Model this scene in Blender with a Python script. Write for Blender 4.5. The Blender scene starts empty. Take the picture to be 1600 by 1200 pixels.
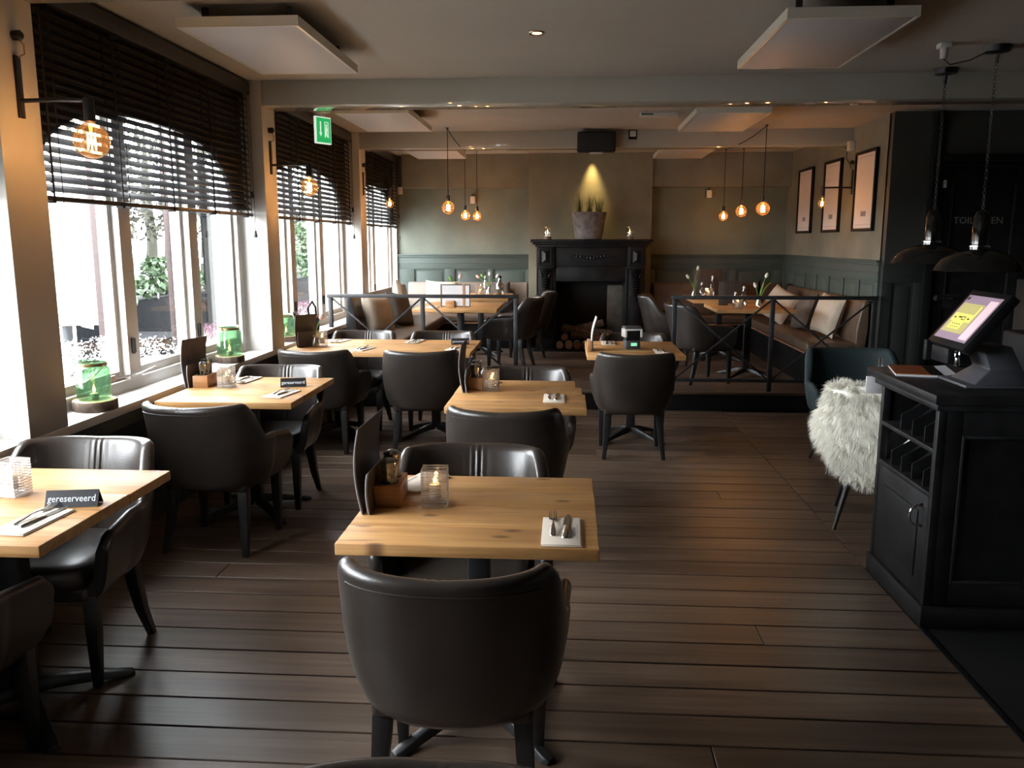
import bpy, bmesh, math, random
from mathutils import Vector, Matrix, Euler
random.seed(7)
PI = math.pi
S = bpy.context.scene
COL = S.collection

# ------------------------------------------------------------------ camera, sky, exposure
cam = bpy.data.cameras.new('camera'); camo = bpy.data.objects.new('camera', cam); COL.objects.link(camo)
cam.sensor_fit = 'HORIZONTAL'; cam.sensor_width = 36.0; cam.lens = 36.0 * 1310.0 / 1600.0
cam.clip_start = 0.05; cam.clip_end = 300
camo.location = (0, 0, 1.63); camo.rotation_euler = (math.radians(90 - 9.6608), 0, math.radians(3.7458))
S.camera = camo
w = bpy.data.worlds.new('overcast_sky'); S.world = w; w.use_nodes = True
bg = w.node_tree.nodes['Background']; bg.inputs[0].default_value = (0.93, 0.96, 1.0, 1); bg.inputs[1].default_value = 38.0
S.view_settings.view_transform = 'Standard'; S.view_settings.look = 'None'
S.view_settings.gamma = 1.0; S.view_settings.use_curve_mapping = False
S.view_settings.exposure = 0.0
cy = S.cycles
cy.max_bounces = 8; cy.diffuse_bounces = 5; cy.glossy_bounces = 4; cy.transmission_bounces = 6
cy.transparent_max_bounces = 24; cy.sample_clamp_indirect = 4.0; cy.caustics_reflective = False; cy.caustics_refractive = False
cy.use_denoising = True

def light(name, kind, loc, energy, color, size=0.02, rot=(0, 0, 0), **kw):
    d = bpy.data.lights.new(name, kind); d.energy = energy; d.color = color
    if kind == 'POINT': d.shadow_soft_size = size
    if kind == 'SPOT':
        d.shadow_soft_size = size; d.spot_size = kw.get('ang', 1.0); d.spot_blend = kw.get('blend', 0.8)
    o = bpy.data.objects.new(name, d); COL.objects.link(o); o.location = loc; o.rotation_euler = rot
    return o
def portal(loc, sx, sy, rot):
    d = bpy.data.lights.new('window_portal', 'AREA'); d.shape = 'RECTANGLE'; d.size = sx; d.size_y = sy
    d.cycles.is_portal = True
    o = bpy.data.objects.new('window_portal', d); COL.objects.link(o); o.location = loc; o.rotation_euler = rot
BAYS = [(0.68, 3.38), (3.68, 6.38), (6.68, 9.38), (9.68, 11.95)]
for a, b in BAYS:
    portal((-2.72, (a + b) / 2, 1.6), 1.7, b - a, (0, math.radians(-90), 0))   # faces +X
# the recessed ceiling lamp that shines on the chimney breast, and the other recessed lamps
light('chimney_spotlight', 'SPOT', (0.32, 11.67, 2.80), 130, (1.0, 0.70, 0.26), 0.045, (math.radians(3), 0, 0), ang=math.radians(52), blend=1.0)
light('recessed_lamp_light', 'SPOT', (-0.19, 5.08, 2.795), 6, (1.0, 0.7, 0.4), 0.03, (0, 0, 0), ang=math.radians(110), blend=1.0)

# ------------------------------------------------------------------ materials
def mat(name):
    m = bpy.data.materials.new(name); m.use_nodes = True
    nt = m.node_tree; p = nt.nodes['Principled BSDF']
    return m, nt, p
def N(nt, t, **kw):
    n = nt.nodes.new(t)
    for k, v in kw.items():
        if hasattr(n, k): setattr(n, k, v)
        else: n.inputs[k].default_value = v
    return n
def ramp(nt, stops):
    r = nt.nodes.new('ShaderNodeValToRGB'); e = r.color_ramp.elements
    while len(e) < len(stops): e.new(0.5)
    for i, (p, c) in enumerate(stops): e[i].position = p; e[i].color = (*c, 1)
    return r
def simple(name, col, rough=0.6, metal=0.0, var=0.0, vscale=4.0, bump=0.0, bscale=60.0, spec=0.5, sheen=0.0):
    m, nt, p = mat(name)
    p.inputs['Base Color'].default_value = (*col, 1); p.inputs['Roughness'].default_value = rough
    p.inputs['Metallic'].default_value = metal; p.inputs['Specular IOR Level'].default_value = spec
    if sheen: p.inputs['Sheen Weight'].default_value = sheen
    if var or bump:
        tc = N(nt, 'ShaderNodeTexCoord')
    if var:
        n = N(nt, 'ShaderNodeTexNoise', Scale=vscale, Detail=5.0)
        nt.links.new(tc.outputs['Object'], n.inputs['Vector'])
        r = ramp(nt, [(0.3, tuple(c * (1 - var) for c in col)), (0.7, tuple(min(1, c * (1 + var)) for c in col))])
        nt.links.new(n.outputs[0], r.inputs[0]); nt.links.new(r.outputs[0], p.inputs['Base Color'])
    if bump:
        n2 = N(nt, 'ShaderNodeTexNoise', Scale=bscale, Detail=4.0); nt.links.new(tc.outputs['Object'], n2.inputs['Vector'])
        b = N(nt, 'ShaderNodeBump', Strength=bump, Distance=0.004); nt.links.new(n2.outputs[0], b.inputs['Height'])
        nt.links.new(b.outputs[0], p.inputs['Normal'])
    return m
def wood(name, c1, c2, c3, rough=0.5, grain=(1.2, 26, 26), tint=0.25, knots=0.0, rvar=0.1):
    m, nt, p = mat(name); L = nt.links.new
    tc = N(nt, 'ShaderNodeTexCoord'); oi = N(nt, 'ShaderNodeObjectInfo')
    mp = N(nt, 'ShaderNodeMapping'); mp.inputs['Scale'].default_value = grain
    add = N(nt, 'ShaderNodeVectorMath', operation='ADD'); mul = N(nt, 'ShaderNodeMath', operation='MULTIPLY'); mul.inputs[1].default_value = 37.0
    L(oi.outputs['Random'], mul.inputs[0]); L(tc.outputs['Object'], add.inputs[0]); L(mul.outputs[0], add.inputs[1]); L(add.outputs[0], mp.inputs[0])
    n = N(nt, 'ShaderNodeTexNoise', Scale=1.0, Detail=8.0, Distortion=0.6); n.inputs['Roughness'].default_value = 0.65
    L(mp.outputs[0], n.inputs['Vector'])
    r = ramp(nt, [(0.28, c1), (0.5, c2), (0.72, c3)]); L(n.outputs[0], r.inputs[0])
    n3 = N(nt, 'ShaderNodeTexNoise', Scale=2.2, Detail=3.0); L(add.outputs[0], n3.inputs['Vector'])
    hs = N(nt, 'ShaderNodeHueSaturation'); L(r.outputs[0], hs.inputs['Color'])
    mr = N(nt, 'ShaderNodeMapRange'); mr.inputs[3].default_value = 1 - tint; mr.inputs[4].default_value = 1 + tint
    L(oi.outputs['Random'], mr.inputs[0])
    mr2 = N(nt, 'ShaderNodeMapRange'); mr2.inputs[1].default_value = 0.3; mr2.inputs[2].default_value = 0.7
    mr2.inputs[3].default_value = 0.82; mr2.inputs[4].default_value = 1.18; L(n3.outputs[0], mr2.inputs[0])
    mm = N(nt, 'ShaderNodeMath', operation='MULTIPLY'); L(mr.outputs[0], mm.inputs[0]); L(mr2.outputs[0], mm.inputs[1]); L(mm.outputs[0], hs.inputs['Value'])
    out = hs.outputs[0]
    if knots:
        mk = N(nt, 'ShaderNodeMapping'); mk.inputs['Scale'].default_value = (2.4, 5, 5); L(add.outputs[0], mk.inputs[0])
        v = N(nt, 'ShaderNodeTexVoronoi', Scale=1.0, voronoi_dimensions='2D'); L(mk.outputs[0], v.inputs['Vector'])
        kr = ramp(nt, [(0.0, (1, 1, 1)), (0.035, (0.85, 0.85, 0.85)), (0.085, (0, 0, 0))]); L(v.outputs['Distance'], kr.inputs[0])
        ms = N(nt, 'ShaderNodeMath', operation='MULTIPLY'); ms.inputs[1].default_value = knots; L(kr.outputs[0], ms.inputs[0])
        mk2 = N(nt, 'ShaderNodeMapping'); mk2.inputs['Scale'].default_value = (3.0, 60, 60); L(add.outputs[0], mk2.inputs[0])
        n5 = N(nt, 'ShaderNodeTexNoise', Scale=1.0, Detail=3.0); L(mk2.outputs[0], n5.inputs['Vector'])
        cr = ramp(nt, [(0.64, (0, 0, 0)), (0.72, (1, 1, 1))]); L(n5.outputs[0], cr.inputs[0])
        m5 = N(nt, 'ShaderNodeMath', operation='MULTIPLY'); m5.inputs[1].default_value = 0.55; L(cr.outputs[0], m5.inputs[0])
        mx0 = N(nt, 'ShaderNodeMath', operation='MAXIMUM'); L(ms.outputs[0], mx0.inputs[0]); L(m5.outputs[0], mx0.inputs[1])
        mix = N(nt, 'ShaderNodeMixRGB'); mix.inputs[2].default_value = (c1[0] * .28, c1[1] * .25, c1[2] * .22, 1)
        L(mx0.outputs[0], mix.inputs[0]); L(out, mix.inputs[1]); out = mix.outputs[0]
    L(out, p.inputs['Base Color'])
    rr = N(nt, 'ShaderNodeMapRange'); rr.inputs[3].default_value = rough - rvar; rr.inputs[4].default_value = rough + rvar
    L(n3.outputs[0], rr.inputs[0]); L(rr.outputs[0], p.inputs['Roughness'])
    b = N(nt, 'ShaderNodeBump', Strength=0.25, Distance=0.002); L(n.outputs[0], b.inputs['Height']); L(b.outputs[0], p.inputs['Normal'])
    return m
def emis(name, col, strength):
    m, nt, p = mat(name)
    p.inputs['Base Color'].default_value = (*col, 1); p.inputs['Emission Color'].default_value = (*col, 1); p.inputs['Emission Strength'].default_value = strength
    return m
def thin_glass(name, tint=(1, 1, 1), refl=0.9, base=0.04, gcol=(1, 1, 1), rough=0.02, dif=0.0, dcol=(1, 1, 1)):
    m = bpy.data.materials.new(name); m.use_nodes = True; nt = m.node_tree; nt.nodes.clear(); L = nt.links.new
    out = N(nt, 'ShaderNodeOutputMaterial'); tr = N(nt, 'ShaderNodeBsdfTransparent'); tr.inputs[0].default_value = (*tint, 1)
    gl = N(nt, 'ShaderNodeBsdfGlossy'); gl.inputs[0].default_value = (*gcol, 1); gl.inputs['Roughness'].default_value = rough
    lw = N(nt, 'ShaderNodeLayerWeight'); lw.inputs[0].default_value = 0.25
    mr = N(nt, 'ShaderNodeMapRange'); mr.inputs[3].default_value = base; mr.inputs[4].default_value = refl
    L(lw.outputs['Facing'], mr.inputs[0]); mx = N(nt, 'ShaderNodeMixShader'); L(mr.outputs[0], mx.inputs[0]); L(tr.outputs[0], mx.inputs[1]); L(gl.outputs[0], mx.inputs[2])
    last = mx
    if dif:
        df = N(nt, 'ShaderNodeBsdfTranslucent'); df.inputs[0].default_value = (*dcol, 1)
        m2 = N(nt, 'ShaderNodeMixShader'); m2.inputs[0].default_value = dif; L(mx.outputs[0], m2.inputs[1]); L(df.outputs[0], m2.inputs[2]); last = m2
    L(last.outputs[0], out.inputs[0])
    return m

M = {}
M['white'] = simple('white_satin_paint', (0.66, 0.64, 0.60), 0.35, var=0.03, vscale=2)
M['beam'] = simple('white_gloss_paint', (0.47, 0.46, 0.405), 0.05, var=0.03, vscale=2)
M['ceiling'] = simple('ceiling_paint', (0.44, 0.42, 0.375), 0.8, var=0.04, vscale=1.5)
M['frame_white'] = simple('window_frame_paint', (0.82, 0.80, 0.76), 0.35)
M['panel_white'] = simple('heater_panel_white', (0.60, 0.59, 0.60), 0.5)
M['panel_edge'] = simple('heater_panel_edge', (0.70, 0.68, 0.60), 0.35)
M['olive'] = simple('olive_plaster', (0.17, 0.165, 0.125), 0.75, var=0.22, vscale=2.2, bump=0.15, bscale=25)
M['sage'] = simple('grey_green_plaster', (0.14, 0.158, 0.125), 0.7, var=0.22, vscale=2.0, bump=0.15, bscale=25)
M['teal'] = simple('grey_green_panelling_paint', (0.060, 0.078, 0.069), 0.55, var=0.05, spec=0.3)
M['dark_teal'] = simple('near_black_green_paint', (0.022, 0.026, 0.023), 0.55, spec=0.3)
M['chimney'] = simple('chimney_plaster', (0.19, 0.175, 0.12), 0.8, var=0.18, vscale=2.5, bump=0.2, bscale=20)
M['dark_wall'] = simple('dark_grey_paint', (0.035, 0.036, 0.032), 0.6, var=0.1)
M['black_paint'] = simple('black_satin_paint', (0.007, 0.0073, 0.0075), 0.45, spec=0.2, var=0.2, vscale=6)
M['blackwood'] = simple('worn_black_painted_wood', (0.008, 0.008, 0.0085), 0.45, var=0.5, spec=0.22, vscale=9, bump=0.2, bscale=30)
M['subfloor'] = simple('dark_gap', (0.006, 0.005, 0.004), 0.9)
M['barfloor'] = simple('bar_black_floor', (0.012, 0.012, 0.012), 0.5, var=0.3)
M['floor'] = wood('worn_floorboards', (0.054, 0.034, 0.023), (0.092, 0.060, 0.041), (0.145, 0.102, 0.074), 0.38, (0.9, 22, 22), 0.22, rvar=0.12)
M['table'] = wood('oak_tabletop', (0.30, 0.135, 0.042), (0.43, 0.225, 0.080), (0.52, 0.295, 0.120), 0.48, (1.3, 34, 34), 0.07, knots=0.9)
M['tedge'] = M['table']
M['block'] = wood('oiled_wooden_block', (0.22, 0.10, 0.04), (0.34, 0.17, 0.07), (0.42, 0.23, 0.10), 0.45, (2, 40, 40), 0.08)
M['bark'] = wood('tree_bark', (0.06, 0.04, 0.03), (0.14, 0.10, 0.075), (0.24, 0.18, 0.14), 0.8, (30, 30, 6), 0.1)
M['cutwood'] = simple('sawn_wood_face', (0.55, 0.40, 0.22), 0.6, var=0.2, vscale=20)
M['logend'] = simple('split_log', (0.22, 0.10, 0.05), 0.8, var=0.4, vscale=18)
M['slat'] = simple('dark_blind_slat', (0.022, 0.023, 0.028), 0.36)
M['cord'] = simple('black_cord', (0.012, 0.012, 0.012), 0.8)
M['steel'] = simple('dark_steel', (0.035, 0.036, 0.038), 0.45, 0.6, var=0.25, vscale=12)
M['black_metal'] = simple('black_cast_iron', (0.015, 0.015, 0.016), 0.38, 0.2)
M['leg'] = simple('black_stained_leg', (0.010, 0.009, 0.009), 0.40)
M['leather'] = simple('dark_brown_leather', (0.027, 0.0215, 0.018), 0.31, var=0.25, vscale=5, bump=0.12, bscale=180, spec=0.5)
M['seam'] = simple('leather_seam', (0.02, 0.016, 0.014), 0.5)
M['bench'] = simple('worn_brown_leather', (0.105, 0.068, 0.045), 0.42, var=0.35, vscale=6, bump=0.15, bscale=60)
M['bench_grey'] = simple('taupe_bench_back', (0.19, 0.155, 0.125), 0.6, var=0.2, vscale=5)
M['cushion'] = simple('linen_cushion', (0.52, 0.44, 0.34), 0.85, var=0.12, vscale=8, bump=0.3, bscale=300)
M['cushion_dark'] = simple('grey_cushion', (0.11, 0.095, 0.08), 0.8, var=0.25, vscale=8)
M['green_velvet'] = simple('dark_teal_velvet', (0.006, 0.017, 0.019), 0.8, var=0.2)
M['fur'] = simple('cream_sheepskin', (0.88, 0.86, 0.77), 0.9, sheen=0.3)
M['hide'] = simple('sheepskin_hide', (0.30, 0.29, 0.27), 0.9)
M['chrome'] = simple('chrome', (0.75, 0.75, 0.75), 0.12, 1.0)
M['cutlery'] = simple('brushed_steel', (0.55, 0.53, 0.50), 0.25, 1.0)
M['brass'] = simple('aged_brass', (0.35, 0.24, 0.12), 0.35, 1.0)
M['gold'] = simple('bright_brass_handle', (0.80, 0.68, 0.40), 0.25, 1.0)
M['paper'] = simple('white_paper', (0.78, 0.76, 0.72), 0.8)
M['napkin'] = simple('paper_napkin', (0.60, 0.52, 0.43), 0.9)
M['ink'] = simple('grey_ink', (0.25, 0.25, 0.25), 0.8)
M['menu'] = wood('dark_wooden_menu_cover', (0.02, 0.013, 0.010), (0.045, 0.030, 0.022), (0.075, 0.05, 0.037), 0.5, (30, 3, 3), 0.1)
M['menu_page'] = simple('grey_menu_pages', (0.45, 0.46, 0.48), 0.6)
M['sign_black'] = simple('black_sign', (0.010, 0.010, 0.012), 0.35)
M['sign_text'] = simple('pale_lettering', (0.62, 0.68, 0.72), 0.6)
M['door_text'] = simple('grey_door_lettering', (0.16, 0.16, 0.15), 0.6)
M['concrete'] = simple('grey_concrete_pot', (0.17, 0.15, 0.145), 0.85, var=0.4, vscale=14, bump=0.6, bscale=30)
M['grass'] = simple('green_grass_blades', (0.05, 0.085, 0.02), 0.6)
M['tulip_leaf'] = simple('tulip_leaf', (0.16, 0.33, 0.06), 0.5)
M['tulip_white'] = simple('white_tulip', (0.82, 0.80, 0.70), 0.5)
M['tulip_pink'] = simple('pale_pink_tulip', (0.85, 0.52, 0.45), 0.5)
M['candle'] = simple('white_candle', (0.85, 0.78, 0.68), 0.5)
M['flame'] = emis('candle_flame', (1.0, 0.62, 0.22), 14)
M['filament'] = emis('glowing_filament', (1.0, 0.66, 0.30), 90)
M['bulbstem'] = emis('glowing_bulb_stem', (1.0, 0.45, 0.12), 3)
M['bulb'] = thin_glass('amber_bulb_glass', (1.0, 0.86, 0.62), 0.5, 0.04, (1, 0.8, 0.55), dif=0.022, dcol=(1.0, 0.62, 0.30))
M['glass'] = thin_glass('clear_glass', (0.95, 0.96, 0.96), 0.8, 0.10)
M['ribglass'] = thin_glass('ribbed_glass', (0.96, 0.95, 0.95), 0.85, 0.16, dif=0.03)
M['ribglint'] = thin_glass('glass_rib_glints', (0.97, 0.97, 0.97), 0.95, 0.35, dif=0.22)  # whitened glass, the highlights on the ribs are put into the colour
M['pane'] = thin_glass('window_glass', (0.97, 0.98, 0.98), 0.35, 0.02)
M['greenglass'] = thin_glass('green_lantern_glass', (0.60, 0.74, 0.62), 0.5, 0.06, (0.8, 0.9, 0.8), dif=0.07, dcol=(0.30, 0.42, 0.32))
M['wine_glass'] = thin_glass('smoked_glass', (0.55, 0.52, 0.48), 0.7, 0.12)
M['plastic_black'] = simple('black_plastic', (0.007, 0.007, 0.008), 0.5, spec=0.14)
M['plastic_grey'] = simple('dark_grey_plastic', (0.05, 0.052, 0.06), 0.5)
M['plastic_white'] = simple('white_plastic', (0.66, 0.65, 0.62), 0.45)
M['speaker'] = simple('speaker_cloth', (0.006, 0.006, 0.006), 0.8, bump=0.3, bscale=400)
M['screen_purple'] = emis('till_screen_background', (0.28, 0.20, 0.26), 0.50)
M['screen_yellow'] = emis('till_screen_tan_area', (0.46, 0.40, 0.16), 0.52)
M['screen_bright'] = emis('till_screen_yellow_fields', (0.82, 0.78, 0.16), 0.52)
M['screen_pink'] = emis('till_screen_side_bar', (0.72, 0.52, 0.56), 0.52)
M['screen_dark'] = simple('till_screen_buttons', (0.06, 0.05, 0.04), 0.5)
M['exit_green'] = emis('exit_sign_green', (0.02, 0.42, 0.12), 0.85)
M['exit_white'] = emis('exit_sign_white', (0.75, 0.9, 0.78), 0.8)
M['led_green'] = emis('green_display', (0.25, 0.8, 0.45), 0.8)
M['print'] = simple('poster_paper', (0.72, 0.66, 0.64), 0.6)
M['lampshade'] = simple('glossy_black_enamel', (0.006, 0.006, 0.006), 0.10)
M['magazine'] = simple('orange_brown_cover', (0.30, 0.09, 0.03), 0.3)
M['tan'] = simple('tan_paper', (0.55, 0.38, 0.26), 0.7)
M['red'] = simple('red_plastic', (0.5, 0.02, 0.03), 0.4)
M['pinkred'] = simple('crimson_label', (0.45, 0.05, 0.09), 0.5)
# outside
M['terrace'] = simple('terrace_paving', (0.32, 0.31, 0.30), 0.9, var=0.15, vscale=3)
M['lawn'] = simple('lawn', (0.034, 0.036, 0.021), 0.9, var=0.2, vscale=1.5)
M['canvas'] = simple('cream_canvas', (0.82, 0.76, 0.68), 0.9, var=0.08)
M['redpost'] = simple('brick_red_post', (0.022, 0.010, 0.009), 0.7, var=0.2)
M['greypost'] = simple('grey_metal_post', (0.030, 0.034, 0.040), 0.5)
M['planter'] = simple('anthracite_planter', (0.0030, 0.0034, 0.0042), 0.9, var=0.3, vscale=20, spec=0.05)
M['leaf'] = simple('hedge_leaf', (0.014, 0.036, 0.008), 0.6)
M['heather'] = simple('white_heather', (0.78, 0.76, 0.76), 0.8)
M['heather_pink'] = simple('pink_heather', (0.10, 0.045, 0.07), 0.8)
M['trunk'] = simple('tree_trunk', (0.015, 0.015, 0.008), 0.9, var=0.3)
M['windscreen'] = simple('pale_blue_windscreen', (0.010, 0.016, 0.018), 0.5)
M['arch'] = simple('dark_arched_fascia', (0.02, 0.02, 0.022), 0.6)

# ------------------------------------------------------------------ mesh helpers
class MB:
    def __init__(s): s.v = []; s.f = []
    def add(s, vs, fs, Mx=None):
        o = len(s.v)
        for v in vs: s.v.append(tuple(Mx @ Vector(v)) if Mx is not None else tuple(v))
        for f in fs: s.f.append(tuple(i + o for i in f))
        return s
    def box(s, x0, x1, y0, y1, z0, z1, Mx=None):
        vs = [(x, y, z) for z in (z0, z1) for y in (y0, y1) for x in (x0, x1)]
        return s.add(vs, [(0, 2, 3, 1), (4, 5, 7, 6), (0, 1, 5, 4), (2, 6, 7, 3), (0, 4, 6, 2), (1, 3, 7, 5)], Mx)
    def lathe(s, prof, n=20, c=(0, 0, 0), Mx=None, cap=True):
        vs = []; fs = []
        for r, z in prof:
            for i in range(n):
                a = 2 * PI * i / n; vs.append((c[0] + r * math.cos(a), c[1] + r * math.sin(a), c[2] + z))
        for k in range(len(prof) - 1):
            for i in range(n):
                j = (i + 1) % n; fs.append((k * n + i, k * n + j, (k + 1) * n + j, (k + 1) * n + i))
        if cap:
            fs.append(tuple(range(n - 1, -1, -1))); m = (len(prof) - 1) * n; fs.append(tuple(range(m, m + n)))
        return s.add(vs, fs, Mx)
    def loft(s, rings, cap=True, Mx=None):
        n = len(rings[0]); vs = [v for r in rings for v in r]; fs = []
        for k in range(len(rings) - 1):
            for i in range(n):
                j = (i + 1) % n; fs.append((k * n + i, k * n + j, (k + 1) * n + j, (k + 1) * n + i))
        if cap:
            fs.append(tuple(range(n - 1, -1, -1))); m = (len(rings) - 1) * n; fs.append(tuple(range(m, m + n)))
        return s.add(vs, fs, Mx)
    def tube(s, path, r, n=8, Mx=None, closed=False):
        P = [Vector(p) for p in path]; rings = []; up = Vector((0, 0, 1))
        for i, p in enumerate(P):
            if closed: t = P[(i + 1) % len(P)] - P[i - 1]
            else: t = P[min(i + 1, len(P) - 1)] - P[max(i - 1, 0)]
            t.normalize(); u = up - t * up.dot(t)
            if u.length < 0.2:
                u = Vector((1, 0, 0)) - t * t.x
            u.normalize(); up = u; v = t.cross(u); rr = r[i] if isinstance(r, (list, tuple)) else r
            rings.append([p + u * rr * math.cos(2 * PI * k / n) + v * rr * math.sin(2 * PI * k / n) for k in range(n)])
        if closed: rings.append(rings[0]); return s.loft(rings, False, Mx)
        return s.loft(rings, True, Mx)
    def bar(s, a, b, wx, wy, Mx=None):
        a = Vector(a); b = Vector(b); t = (b - a).normalized()
        u = Vector((0, 1, 0)) if abs(t.y) < 0.9 else Vector((1, 0, 0))
        u = (u - t * t.dot(u)).normalized(); v = t.cross(u)
        q = [(-1, -1), (1, -1), (1, 1), (-1, 1)]
        return s.loft([[p + v * wx / 2 * i + u * wy / 2 * j for i, j in q] for p in (a, b)], True, Mx)
    def prism(s, poly, fn, a0, a1, Mx=None):
        n = len(poly); vs = [fn(p, a0) for p in poly] + [fn(p, a1) for p in poly]
        fs = [tuple(range(n - 1, -1, -1)), tuple(range(n, 2 * n))] + [(i, (i + 1) % n, n + (i + 1) % n, n + i) for i in range(n)]
        return s.add(vs, fs, Mx)
XZ = lambda p, a: (p[0], a, p[1])
YZ = lambda p, a: (a, p[0], p[1])
XY = lambda p, a: (p[0], p[1], a)
def mesh(name, mb, m, bevel=0, seg=2, smooth=True, ang=40):
    me = bpy.data.meshes.new(name); me.from_pydata(mb.v, [], mb.f); me.update()
    bm = bmesh.new(); bm.from_mesh(me); bmesh.ops.recalc_face_normals(bm, faces=bm.faces)
    if bevel:
        es = [e for e in bm.edges if len(e.link_faces) == 2 and e.calc_face_angle(0) > 0.5]
        bmesh.ops.bevel(bm, geom=es, offset=bevel, segments=seg, affect='EDGES', profile=0.5, clamp_overlap=True)
    bm.to_mesh(me); bm.free()
    if smooth:
        me.polygons.foreach_set('use_smooth', [True] * len(me.polygons)); me.set_sharp_from_angle(angle=math.radians(ang))
    me.materials.append(M[m] if isinstance(m, str) else m)
    return me
def obj(name, mb, m, parent=None, loc=(0, 0, 0), rot=(0, 0, 0), bevel=0, seg=2, smooth=True, ang=40, label=None):
    me = mb if isinstance(mb, bpy.types.Mesh) else mesh(name, mb, m, bevel, seg, smooth, ang)
    o = bpy.data.objects.new(name, me); COL.objects.link(o); o.location = loc; o.rotation_euler = rot
    if parent: o.parent = parent
    if label: o['label'] = label
    return o
def tag(o, label, cat, group=None, kind=None):
    o['label'] = label; o['category'] = cat
    if group: o['group'] = group
    if kind: o['kind'] = kind
    return o
def thing(name, label, cat, loc=(0, 0, 0), rotz=0, group=None):
    o = bpy.data.objects.new(name, None); COL.objects.link(o); o.location = loc; o.rotation_euler = (0, 0, rotz)
    o.empty_display_size = 0.1
    return tag(o, label, cat, group)
def struct(name, mb=None, m=None, label=None, **kw):
    if mb is None:
        o = bpy.data.objects.new(name, None); COL.objects.link(o)
    else: o = obj(name, mb, m, **kw)
    o['kind'] = 'structure'
    if label: o['label'] = label
    return o
def copy_tree(o, parent=None):
    c = o.copy(); COL.objects.link(c)
    if parent: c.parent = parent
    for ch in list(o.children): copy_tree(ch, c)
    return c
def dup(root, loc, rotz=None, label=None, group=None, rot=None):
    c = copy_tree(root); c.location = loc
    if rotz is not None: c.rotation_euler = (0, 0, rotz)
    if rot is not None: c.rotation_euler = rot
    if label: c['label'] = label
    if group: c['group'] = group
    return c
def text_mesh(txt, size, m, extrude=0.0008):
    cu = bpy.data.curves.new('lettering', 'FONT'); cu.body = txt; cu.size = size; cu.extrude = extrude; cu.align_x = 'CENTER'; cu.align_y = 'CENTER'; cu.resolution_u = 2
    t = bpy.data.objects.new('lettering', cu); COL.objects.link(t); bpy.context.view_layer.update()
    me = bpy.data.meshes.new_from_object(t.evaluated_get(bpy.context.evaluated_depsgraph_get()))
    bpy.data.objects.remove(t); me.materials.clear(); me.materials.append(M[m]); return me
def sup(t, a, b, e):
    c, s_ = math.cos(t), math.sin(t)
    return a * math.copysign(abs(c) ** e, c), b * math.copysign(abs(s_) ** e, s_)
def jit(a): return random.uniform(-a, a)

# ------------------------------------------------------------------ floor, platform
XL = -2.45
fl = struct('floor', MB().box(-3.0, 5.6, -3.2, 12.2, -0.2, -0.018), 'subfloor', label='floor of worn dark brown boards')
def board_row(parent, xs, y0, y1, z0, z1, name='floorboard'):
    for a, b in zip(xs[:-1], xs[1:]):
        w_, l_ = y1 - y0, b - a - 0.004
        obj(name, MB().box(-l_ / 2, l_ / 2, -w_ / 2, w_ / 2, z0, z1 + jit(0.0008)), 'floor', parent, ((a + b) / 2, (y0 + y1) / 2, 0), bevel=0.002, seg=1, smooth=False)
y = 0.75; k = 0
while y < 8.1:
    y2 = min(y + 0.1715, 8.12)
    j = [1e3, 1e3, 1e3, 0.9, 1e3, 1e3, -1.6, 1e3, 1e3, 0.2, 1e3][k % 11] + jit(0.3)
    xs = [XL] + ([j] if XL + .5 < j < 1.2 else []) + [1.52]
    board_row(fl, xs, y, y2, -0.02, 0.0)
    if y > 3.9: board_row(fl, [1.522, 3.2 + jit(.3), 5.4], y - 0.03, y2 - 0.03, -0.02, -0.001)
    y += 0.18; k += 1
y = 8.16
plat = struct('trim_1', MB().box(-2.5, 3.02, 8.15, 12.0, 0.0, 0.157), 'subfloor', label='raised platform under the rear dining area')
obj('riser', MB().box(-2.45, 3.02, 8.13, 8.15, 0.002, 0.16), 'black_paint', plat)
obj('nosing', MB().box(-2.45, 3.02, 8.118, 8.185, 0.158, 0.184), 'floor', plat, bevel=0.004)
y = 8.19
while y < 11.9:
    y2 = min(y + 0.1745, 11.99); j = random.uniform(-1.5, 2.4)
    board_row(plat, [-2.42, j, 3.0], y, y2, 0.16, 0.18); y += 0.18
bf = struct('floor_bar', MB().box(1.535, 5.4, -0.5, 3.85, -0.018, 0.0), 'barfloor', label='black floor behind the bar counter')
obj('edge_strip', MB().box(1.515, 1.535, 0.5, 3.5, -0.005, 0.006), 'blackwood', bf)

# ------------------------------------------------------------------ left wall, pillars, sills
PILL = [(-2.62, -2.32), (0.38, 0.68), (3.38, 3.66), (6.40, 6.68), (9.38, 9.66)]
wl = struct('wall_left', MB().box(-2.72, -2.42, -3.2, 12.1, 0.0, 0.74), 'dark_wall', label='dark low wall below the windows')
for i in range(13):
    a = -1.0 + i * 1.0
    obj('wall_panel', MB().box(-2.425, -2.405, a + 0.06, a + 0.94, 0.12, 0.66), 'dark_wall', wl, bevel=0.006)
obj('wall_header', MB().box(-2.95, -2.485, -3.2, 12.1, 2.62, 2.81), 'dark_wall', wl)
obj('wall_light_block', MB().box(-2.72, -2.50, -3.2, 0.40, 0.74, 2.75), 'dark_wall', wl)  # added to close an unseen window bay and keep its daylight out
obj('sill_apron', MB().box(-2.42, -2.33, -3.2, 12.0, 0.66, 0.735), 'dark_wall', wl)
st = struct('trim_2', MB().box(-2.62, -2.30, -3.2, 11.98, 0.74, 0.785), 'frame_white', bevel=0.004, label='long white window sill')
for i, (a, b) in enumerate(PILL):
    m = MB().box(-2.74, -2.30, a, b, 0.785, 2.81)
    struct('trim_%d' % (i + 3), m, 'white', bevel=0.004, label='white pillar between the windows')
struct('trim_8', MB().box(-2.74, -2.42, 11.93, 12.1, 0.785, 2.81), 'white')
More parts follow.
